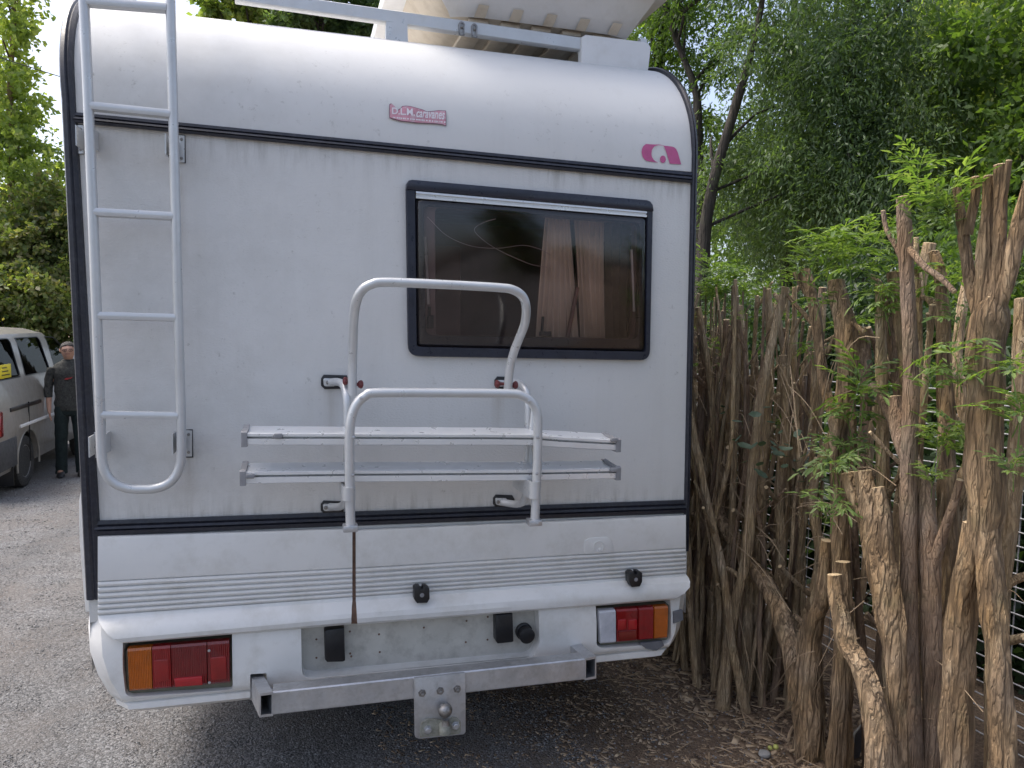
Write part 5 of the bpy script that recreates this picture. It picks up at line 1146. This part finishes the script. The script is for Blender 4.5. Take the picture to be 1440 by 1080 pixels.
def cloth(rings_, n=22, amp=.05, fx=7.0):
    """a garment tube through elliptical rings (centre, rx, ry), with soft folds"""
    o = []; m_ = len(rings_); P = smooth_path([Vector(r_[0]) for r_ in rings_], 5); k_ = len(P)
    for i in range(k_):
        f_ = i/5; a = min(m_-2, int(f_)); g = f_-a; rx = rings_[a][1]*(1-g)+rings_[a+1][1]*g; ry = rings_[a][2]*(1-g)+rings_[a+1][2]*g
        row = []
        for j in range(n):
            an = 2*math.pi*j/n; q = Vector((math.cos(an)*rx, math.sin(an)*ry, 0)); p = P[i]+q
            w_ = 1+amp*noise.noise((p.x*fx, p.y*fx, p.z*fx*1.9)); row.append(onman(P[i]+q*w_))
        o.append(row)
    return o
b = B(); b.loft(cloth([((0, 0, .845), .162, .128), ((0, 0, .93), .168, .134), ((0, 0, 1.06), .158, .126), ((0, 0, 1.20), .168, .128), ((0, .005, 1.31), .178, .128), ((0, .01, 1.38), .182, .116), ((0, .012, 1.428), .150, .096), ((0, .010, 1.465), .082, .074), ((0, .006, 1.492), .060, .060), ((0, .006, 1.488), .050, .050)], 26, .07))
for s in (-1, 1): b.loft(cloth([((s*.10, .012, 1.395), .055, .06), ((s*.160, .015, 1.382), .072, .076), ((s*.198, .02, 1.29), .058, .064), ((s*.222, .025, 1.17), .053, .058), ((s*.228, .012, 1.09), .049, .052), ((s*.224, -.008, 1.02), .043, .045), ((s*.224, -.008, 1.025), .034, .035)], 16, .14, 13))
b.build('pullover', M['sweater'], man, ang=80)
b = B(); b.loft(cloth([((0, 0, 1.0), .150, .118), ((0, 0, .93), .160, .124), ((0, 0, .86), .166, .126), ((0, 0, .80), .150, .112), ((0, 0, .77), .09, .08)], 22, .04))
for s in (-1, 1): b.loft(cloth([((s*.085, 0, .90), .078, .105), ((s*.092, -.004, .76), .083, .100), ((s*.103, -.018, .50), .070, .080), ((s*.107, .0, .30), .068, .076), ((s*.111, .012, .10), .066, .074), ((s*.112, .008, .045), .070, .080), ((s*.112, .008, .05), .055, .06)], 18, .13, 9))
b.build('trousers', M['trousers'], man, ang=80)
for s in (-1, 1):
    b = B(); b.loft([[onman((s*.115+.045*math.cos(a)*w_, y, .045*h_*(1+math.sin(a)))) for a in [i*math.pi/6 for i in range(12)]] for y, w_, h_ in ((.075, .6, .9), (.05, .95, 1.15), (-.02, 1.0, 1.1), (-.10, 1.1, .8), (-.16, .95, .6), (-.185, .5, .4))]); b.build('shoe', M['black'], man)
b = B(); rings = []
for i in range(9):
    row = []
    for j in range(20):
        a = j*2*math.pi/20; t_ = i/8*((1.88-.92*(-math.sin(a))**1.3 if math.sin(a) < 0 else 1.88+.30*math.sin(a))+.22*noise.noise((math.cos(a)*4, math.sin(a)*4, 7))); x, y = math.sin(t_)*math.cos(a), math.sin(t_)*math.sin(a); z2 = math.cos(t_)
        k_ = 1+.13*noise.noise((x*7, y*7, i*.9)); row.append(onman((x*.091*k_, .006+y*.110*k_, 1.622+z2*.088*k_)))
    rings.append(row)
b.loft(rings); b.build('hair', M['hair'], man, ang=80)
b = B()
for s in (-1, 1): b.tube([onman((s*.031+.021*math.cos(a), -.110, 1.606+.016*math.sin(a))) for a in [i*math.pi/6 for i in range(13)]], .0028, 6); b.tube([onman((s*.05, -.108, 1.608)), onman((s*.082, -.02, 1.61))], .0025, 6)
b.tube([onman((-.012, -.113, 1.608)), onman((.012, -.113, 1.608))], .0025, 6); b.build('glasses', M['black'], man)
for s in (-1, 1):
    b = B(); b.lathe(onman((s*.030, -.088, 1.606)), rot @ Vector((0, -1, 0)), [(0, .0065), (.005, .005), (.006, .002)], 10); b.build('eye', M['black'], man)
    b = B(); b.lathe(onman((s*.082, .0, 1.60)), rot @ Vector((s, -.4, 0)), [(0, .022), (.008, .026), (.012, .018)], 10); b.build('ear', M['skin'], man)
b = B(); b.box(onman((-.026, -.101, 1.556)), onman((.026, -.090, 1.563)), .002); b.build('mouth', M['red_knob'], man)
b = B()
for q in (((-.045, 1.245), (-.02, 1.262), (.012, 1.25), (-.01, 1.240)), ((-.012, 1.262), (.02, 1.262), (.05, 1.275), (.025, 1.250))): b.add([onman((x, -.142, z)) for x, z in q]+[onman((x, -.120, z)) for x, z in q], [(0, 1, 2, 3), (4, 5, 6, 7), (0, 1, 5, 4), (1, 2, 6, 5), (2, 3, 7, 6), (3, 0, 4, 7)])
b.build('chest_print', simple('red print', (0.35, 0.03, 0.03), .7), man)

# ------------------------------------------------------------------ trees
rs = np.random.RandomState(77)
def leaves(name, clumps, nper, spread, L, W_, m, parent=None, org=(0, 0, 0), droop=.3, twigs=6, up=.6):
    C = np.array([tuple(c) for c in clumps]); n = len(C)*nper; ci = np.repeat(np.arange(len(C)), nper); cn = len(C)
    td = rs.normal(size=(cn, twigs, 3)); td[:, :, 2] -= droop; td /= np.linalg.norm(td, axis=2, keepdims=True)
    ti = rs.randint(0, twigs, n); d0 = td[ci, ti]; tt = rs.rand(n)**.7; sp = spread*(.6+.8*rs.rand(cn))[ci]
    P = C[ci]+d0*(tt*sp)[:, None]; P[:, 2] -= droop*.5*sp*tt*tt; P += rs.normal(size=(n, 3))*(spread*.10)
    d = d0*.7+rs.normal(size=(n, 3))*.55; d[:, 2] -= droop*.6; d /= np.linalg.norm(d, axis=1, keepdims=True)
    nn = rs.normal(size=(n, 3)); nn[:, 2] += up*2; s = np.cross(d, nn); s /= np.linalg.norm(s, axis=1, keepdims=True)+1e-9; k = (.65+.7*rs.rand(n))[:, None]
    V = np.stack([P, P+d*L*.45*k+s*W_*k, P+d*L*k, P+d*L*.45*k-s*W_*k], 1).reshape(-1, 3)
    return np_obj(name, V, np.arange(n*4).reshape(n, 4), m, parent, org)
def ellipsoid(c, r, n, shell=.55):
    o = []
    while len(o) < n:
        v = rs.normal(size=3); v /= np.linalg.norm(v); k = shell+(1-shell)*rs.rand() if rs.rand() < .75 else rs.rand()
        p = np.array(c)+v*np.array(r)*k; o.append(p)
    return o
def tree(name, label, base, trunk, r0, blobs, nper, spread, L, W_, m, bark='darkbark', group=None, droop=.3, nl=10, cat='tree', up=.6):
    """trunk: world points above the base; blobs: (centre, radii, clumps)"""
    base = Vector(base); t = thing(name, base, label, cat, group)
    P = [base-Vector((0, 0, .1))]+[Vector(p) for p in trunk]; k_ = len(P)
    b = B(); b.loft(bark_tube(P, [r0*(1-.8*i/(k_-1)) for i in range(k_)], base.x, 10, .14, .2)); b.build('trunk', M[bark], t, ang=70)
    cl = []
    for c, r_, n in blobs: cl += ellipsoid(c, r_, n)
    b = B(); tp = smooth_path(P, 5)
    for i in range(nl):
        c = Vector(cl[rs.randint(len(cl))]); q = [p for p in tp if p.z < c.z-.35] or tp[:1]; s = q[-1] if len(q) < 3 else q[max(0, len(q)-1-rs.randint(0, 3))]
        mid = s.lerp(c, .5)+Vector((rs.normal()*.15, rs.normal()*.15, .12)); b.loft(bark_tube([s, mid, c], [r0*.24, r0*.15, r0*.05], i*1.3+base.y, 6, .1, .25))
    if nl: b.build('branches', M[bark], t, ang=70)['kind'] = 'stuff'
    lf = leaves('crown', cl, nper, spread, L, W_, M[m], t, (0, 0, 0), droop, up=up); lf['kind'] = 'stuff'
    return t
def pd(px, py, dist):
    """point in the direction of a picture pixel, dist metres out along the ground"""
    d = ray(px, py); h = math.hypot(d.x, d.y); return CAM+d*(dist/h)
def blob(px, py, dist, rx, ry, rz, n): return (tuple(pd(px, py, dist)), (rx, ry, rz), n)
# right: dark wood beyond the fence
tree('forest_tree', 'tall dark trunk with sparse feathery leaves just right of the roof box', far(932, 11), [pd(931, 300, 11), pd(929, 110, 11), pd(932, 0, 11), pd(938, -150, 11)], .11, [blob(905, 40, 11, .5, .6, .7, 20), blob(960, 60, 11, .5, .6, .8, 16), blob(925, -60, 11, 1.2, 1, .8, 24), blob(950, 150, 11.4, .4, .5, .5, 6)], 170, .42, .075, .014, 'leaf_mid', droop=.5, nl=12)
tree('forest_tree', 'big leaning forest tree with rough bark rising from the motorhome corner', far(986, 9), [pd(988, 380, 9), pd(1000, 270, 9), pd(1028, 170, 9), pd(1052, 90, 9), pd(1072, 0, 9), pd(1085, -120, 9)], .09, [blob(1120, 70, 9, .8, .9, .6, 34), blob(1060, 260, 9.6, .8, .8, .9, 60), blob(1150, 200, 9.4, .9, .9, .9, 70), blob(1130, -70, 9, 1.0, 1, .5, 20)], 190, .48, .065, .009, 'leaf_dark', droop=.7, nl=5)
tree('forest_tree', 'forked slim tree with bare limbs against the sky left of the leaning tree', far(985, 10), [pd(985, 300, 10), pd(981, 190, 10), pd(980, 135, 10), pd(965, 90, 10), pd(945, 40, 10), pd(930, -40, 10)], .085, [blob(950, 20, 10, .45, .5, .35, 9), blob(1030, 60, 10, .35, .5, .3, 9), blob(990, 200, 10.4, .35, .5, .6, 14), blob(1000, -60, 10, 1, .8, .6, 22)], 170, .38, .07, .014, 'leaf_mid', droop=.5, nl=22)
tree('forest_tree', 'dark weeping tree with hanging feathery foliage in the middle of the wood', far(1215, 9.5), [pd(1210, 300, 9.5), pd(1195, 150, 9.5), pd(1200, 30, 9.5), pd(1215, -100, 9.5)], .13, [blob(1220, 150, 9.3, 1.0, .9, 1.1, 85), blob(1280, 90, 9.8, .7, .8, 1.0, 45), blob(1180, 40, 9.6, 1.0, .9, .7, 50), blob(1220, -80, 9.6, 1.4, 1, .7, 40), blob(1240, 270, 9.0, .9, .7, .6, 50)], 200, .52, .065, .009, 'leaf_dark', droop=.9, nl=12)
tree('forest_tree', 'dense dark tree deep in the wood behind the leaning tree', far(1110, 12.5), [pd(1110, 300, 12.5), pd(1120, 120, 12.5), pd(1115, -60, 12.5)], .15, [blob(1110, 200, 12.5, 1.3, 1.2, 1.2, 60), blob(1160, 290, 12.3, 1.8, 1.2, 1.2, 80), blob(1170, 40, 12.5, 1.2, 1.2, .9, 26)], 200, .55, .085, .015, 'leaf_dark', droop=.5)
tree('forest_tree', 'light yellow green young tree with thin leaning stem at the right edge', far(1370, 11), [pd(1372, 300, 11), pd(1378, 190, 11), pd(1398, 100, 11), pd(1425, 10, 11), pd(1440, -100, 11)], .06, [blob(1400, 130, 11.4, .8, .9, .8, 50), blob(1340, 180, 11.6, .7, .8, .8, 45), blob(1430, 220, 11.2, .7, .7, .6, 36), blob(1390, 20, 11.4, .9, .9, .6, 26), blob(1330, 60, 12, .7, .8, .6, 26)], 200, .45, .085, .024, 'leaf_light', droop=.3, nl=18)
tree('forest_tree', 'mid green tree with a fine crown behind the light young tree', far(1310, 14.5), [pd(1310, 260, 14.5), pd(1318, 100, 14.5), pd(1320, -60, 14.5)], .10, [blob(1330, 130, 14.5, 1.8, 1.2, 1.5, 80), blob(1290, 260, 14.2, 1.6, 1.2, 1.0, 60), blob(1420, 260, 14, 1.6, 1.2, 1.2, 70), blob(1350, 0, 15, 1.6, 1.2, .8, 30)], 230, .55, .095, .022, 'leaf_mid', droop=.3)
tree('forest_tree', 'mid green tree partly cut off by the right edge of the view', far(1475, 9), [pd(1472, 300, 9), pd(1478, 120, 9), pd(1470, -60, 9)], .09, [blob(1470, 200, 9, .6, .8, 1.0, 50), blob(1460, 40, 9, .8, .8, .7, 30), blob(1420, 330, 8.4, .6, .6, .5, 34)], 200, .42, .08, .02, 'leaf_mid', droop=.4)
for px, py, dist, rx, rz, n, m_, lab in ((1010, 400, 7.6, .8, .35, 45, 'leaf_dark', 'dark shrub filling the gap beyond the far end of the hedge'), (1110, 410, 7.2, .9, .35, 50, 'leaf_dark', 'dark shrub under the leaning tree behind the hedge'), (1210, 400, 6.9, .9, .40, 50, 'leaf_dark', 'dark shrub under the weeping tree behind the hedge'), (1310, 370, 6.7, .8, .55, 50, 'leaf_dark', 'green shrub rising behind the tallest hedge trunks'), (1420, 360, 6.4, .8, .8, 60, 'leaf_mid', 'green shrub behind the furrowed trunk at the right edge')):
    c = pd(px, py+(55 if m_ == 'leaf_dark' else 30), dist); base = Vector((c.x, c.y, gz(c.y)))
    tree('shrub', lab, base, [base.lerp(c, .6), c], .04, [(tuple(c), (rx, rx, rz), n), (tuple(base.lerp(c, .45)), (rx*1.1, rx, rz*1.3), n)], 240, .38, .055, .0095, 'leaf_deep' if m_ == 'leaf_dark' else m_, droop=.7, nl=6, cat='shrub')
# close dark growth behind the wire fence
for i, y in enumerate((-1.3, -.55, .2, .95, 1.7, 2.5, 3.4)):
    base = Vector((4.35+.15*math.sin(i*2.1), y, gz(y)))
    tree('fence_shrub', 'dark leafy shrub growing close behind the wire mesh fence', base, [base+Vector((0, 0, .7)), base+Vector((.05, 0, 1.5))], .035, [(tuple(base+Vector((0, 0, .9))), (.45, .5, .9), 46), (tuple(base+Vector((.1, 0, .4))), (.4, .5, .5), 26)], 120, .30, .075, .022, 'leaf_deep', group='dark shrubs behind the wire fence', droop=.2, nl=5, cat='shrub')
# a wood in the distance that reads as one mass
cl = []
for i in range(420):
    a = rs.rand(); p = far(860+a*900, 19+7*rs.rand()); hgt = 6.5*(rs.rand()**.8); cl.append((p.x, p.y, p.z+hgt))
fw = leaves('distant_wood', cl, 110, 1.0, .20, .055, M['leaf_mid'], None, tuple(far(1300, 22)), .2); tag(fw, kind='stuff')
# left: poplar, bushes and the trees seen over the roof
tree('poplar_tree', 'tall light green poplar at the left edge against the pale sky', far(18, 15), [pd(18, 350, 15), pd(14, 150, 15), pd(20, 0, 15), pd(20, -200, 15)], .075, [blob(10, 330, 15, 1.0, 1, .7, 50), blob(18, 240, 15, .85, .9, .6, 44), blob(4, 150, 15, .70, .8, .8, 34), blob(30, 165, 15, .45, .5, .3, 8), blob(18, 95, 15, .36, .5, .4, 9), blob(-4, 20, 15, .6, .6, .9, 20), blob(34, 12, 15, .3, .4, .35, 6), blob(0, -120, 15, .8, .7, 1.0, 30)], 90, .30, .085, .030, 'leaf_light', bark='smoothbark', droop=.1, nl=26, up=.2)
tree('bush', 'wide mixed green and brown bush behind the silver minivan', far(30, 14), [pd(30, 400, 14), pd(32, 340, 14)], .06, [blob(20, 400, 14, 1.6, .9, .6, 70), blob(75, 330, 14.4, .9, .8, .8, 60), blob(20, 330, 14.6, 1.4, .8, .6, 50), blob(85, 430, 14, .8, .8, .6, 50), blob(0, 450, 13.6, 1.5, .8, .5, 46)], 170, .36, .085, .026, 'leaf_bush', droop=.1, nl=16, cat='bush')
tree('bush', 'tall green bush beside the motorhome corner under the pale sky', far(105, 16), [pd(104, 400, 16), pd(106, 300, 16)], .07, [blob(100, 335, 16, .9, .9, .7, 50), blob(110, 380, 15.6, 1.1, .9, .9, 60), blob(130, 420, 15.6, 1.2, .9, .9, 40)], 150, .38, .09, .03, 'leaf_light', droop=.1, nl=12, cat='bush')
tree('roofline_tree', 'light green tree top showing over the roof left of the rack post', far(350, 18), [pd(350, 200, 18), pd(352, 20, 18), pd(350, -80, 18)], .12, [blob(354, 0, 18, .42, .6, .5, 34), blob(350, -60, 18, .6, .7, .7, 30), blob(300, 14, 18, .2, .3, .2, 7)], 150, .32, .12, .05, 'leaf_light', droop=0, nl=10)
tree('roofline_tree', 'darker tree behind the roof rack bar', far(450, 16), [pd(450, 200, 16), pd(452, 20, 16), pd(450, -80, 16)], .14, [blob(420, 20, 16, .55, .7, .5, 40), blob(490, 25, 16, .6, .7, .5, 44), blob(460, -60, 16, 1.1, .9, .7, 40), blob(540, 20, 16.4, .4, .5, .4, 16)], 190, .38, .10, .03, 'leaf_dark', droop=.1, nl=14)
# growth on the near side of the yard, mirrored in the dark window
for x, y, hh, rr_, lab in ((3.4, -13.5, 7.0, 1.9, 'broad tree across the yard'), (7.6, -15.5, 3.2, 1.7, 'low tree across the yard')):
    base = Vector((x, y, gz(y))); tree('yard_tree', lab+', facing the back of the motorhome', base, [base+Vector((0, 0, hh*.5)), base+Vector((.1, 0, hh*.9))], .16, [(tuple(base+Vector((0, 0, hh*.62))), (rr_, rr_, hh*.40), 90), (tuple(base+Vector((0, 0, hh*.25))), (rr_*.9, rr_*.9, hh*.25), 50)], 110, .6, .16, .06, 'leaf_dark', droop=.1, nl=8)
# overhead cable
pa, pb = at(-260, -6, 9.0), at(420, 206, 9.0); b = B(); b.tube([pa.lerp(pb, i/16)+Vector((0, 0, -.06*math.sin(math.pi*i/16))) for i in range(17)], .006, 6)
tag(b.build('overhead_cable', M['black'], org=pa), 'thin dark overhead cable sloping across the sky at the left', 'cable')
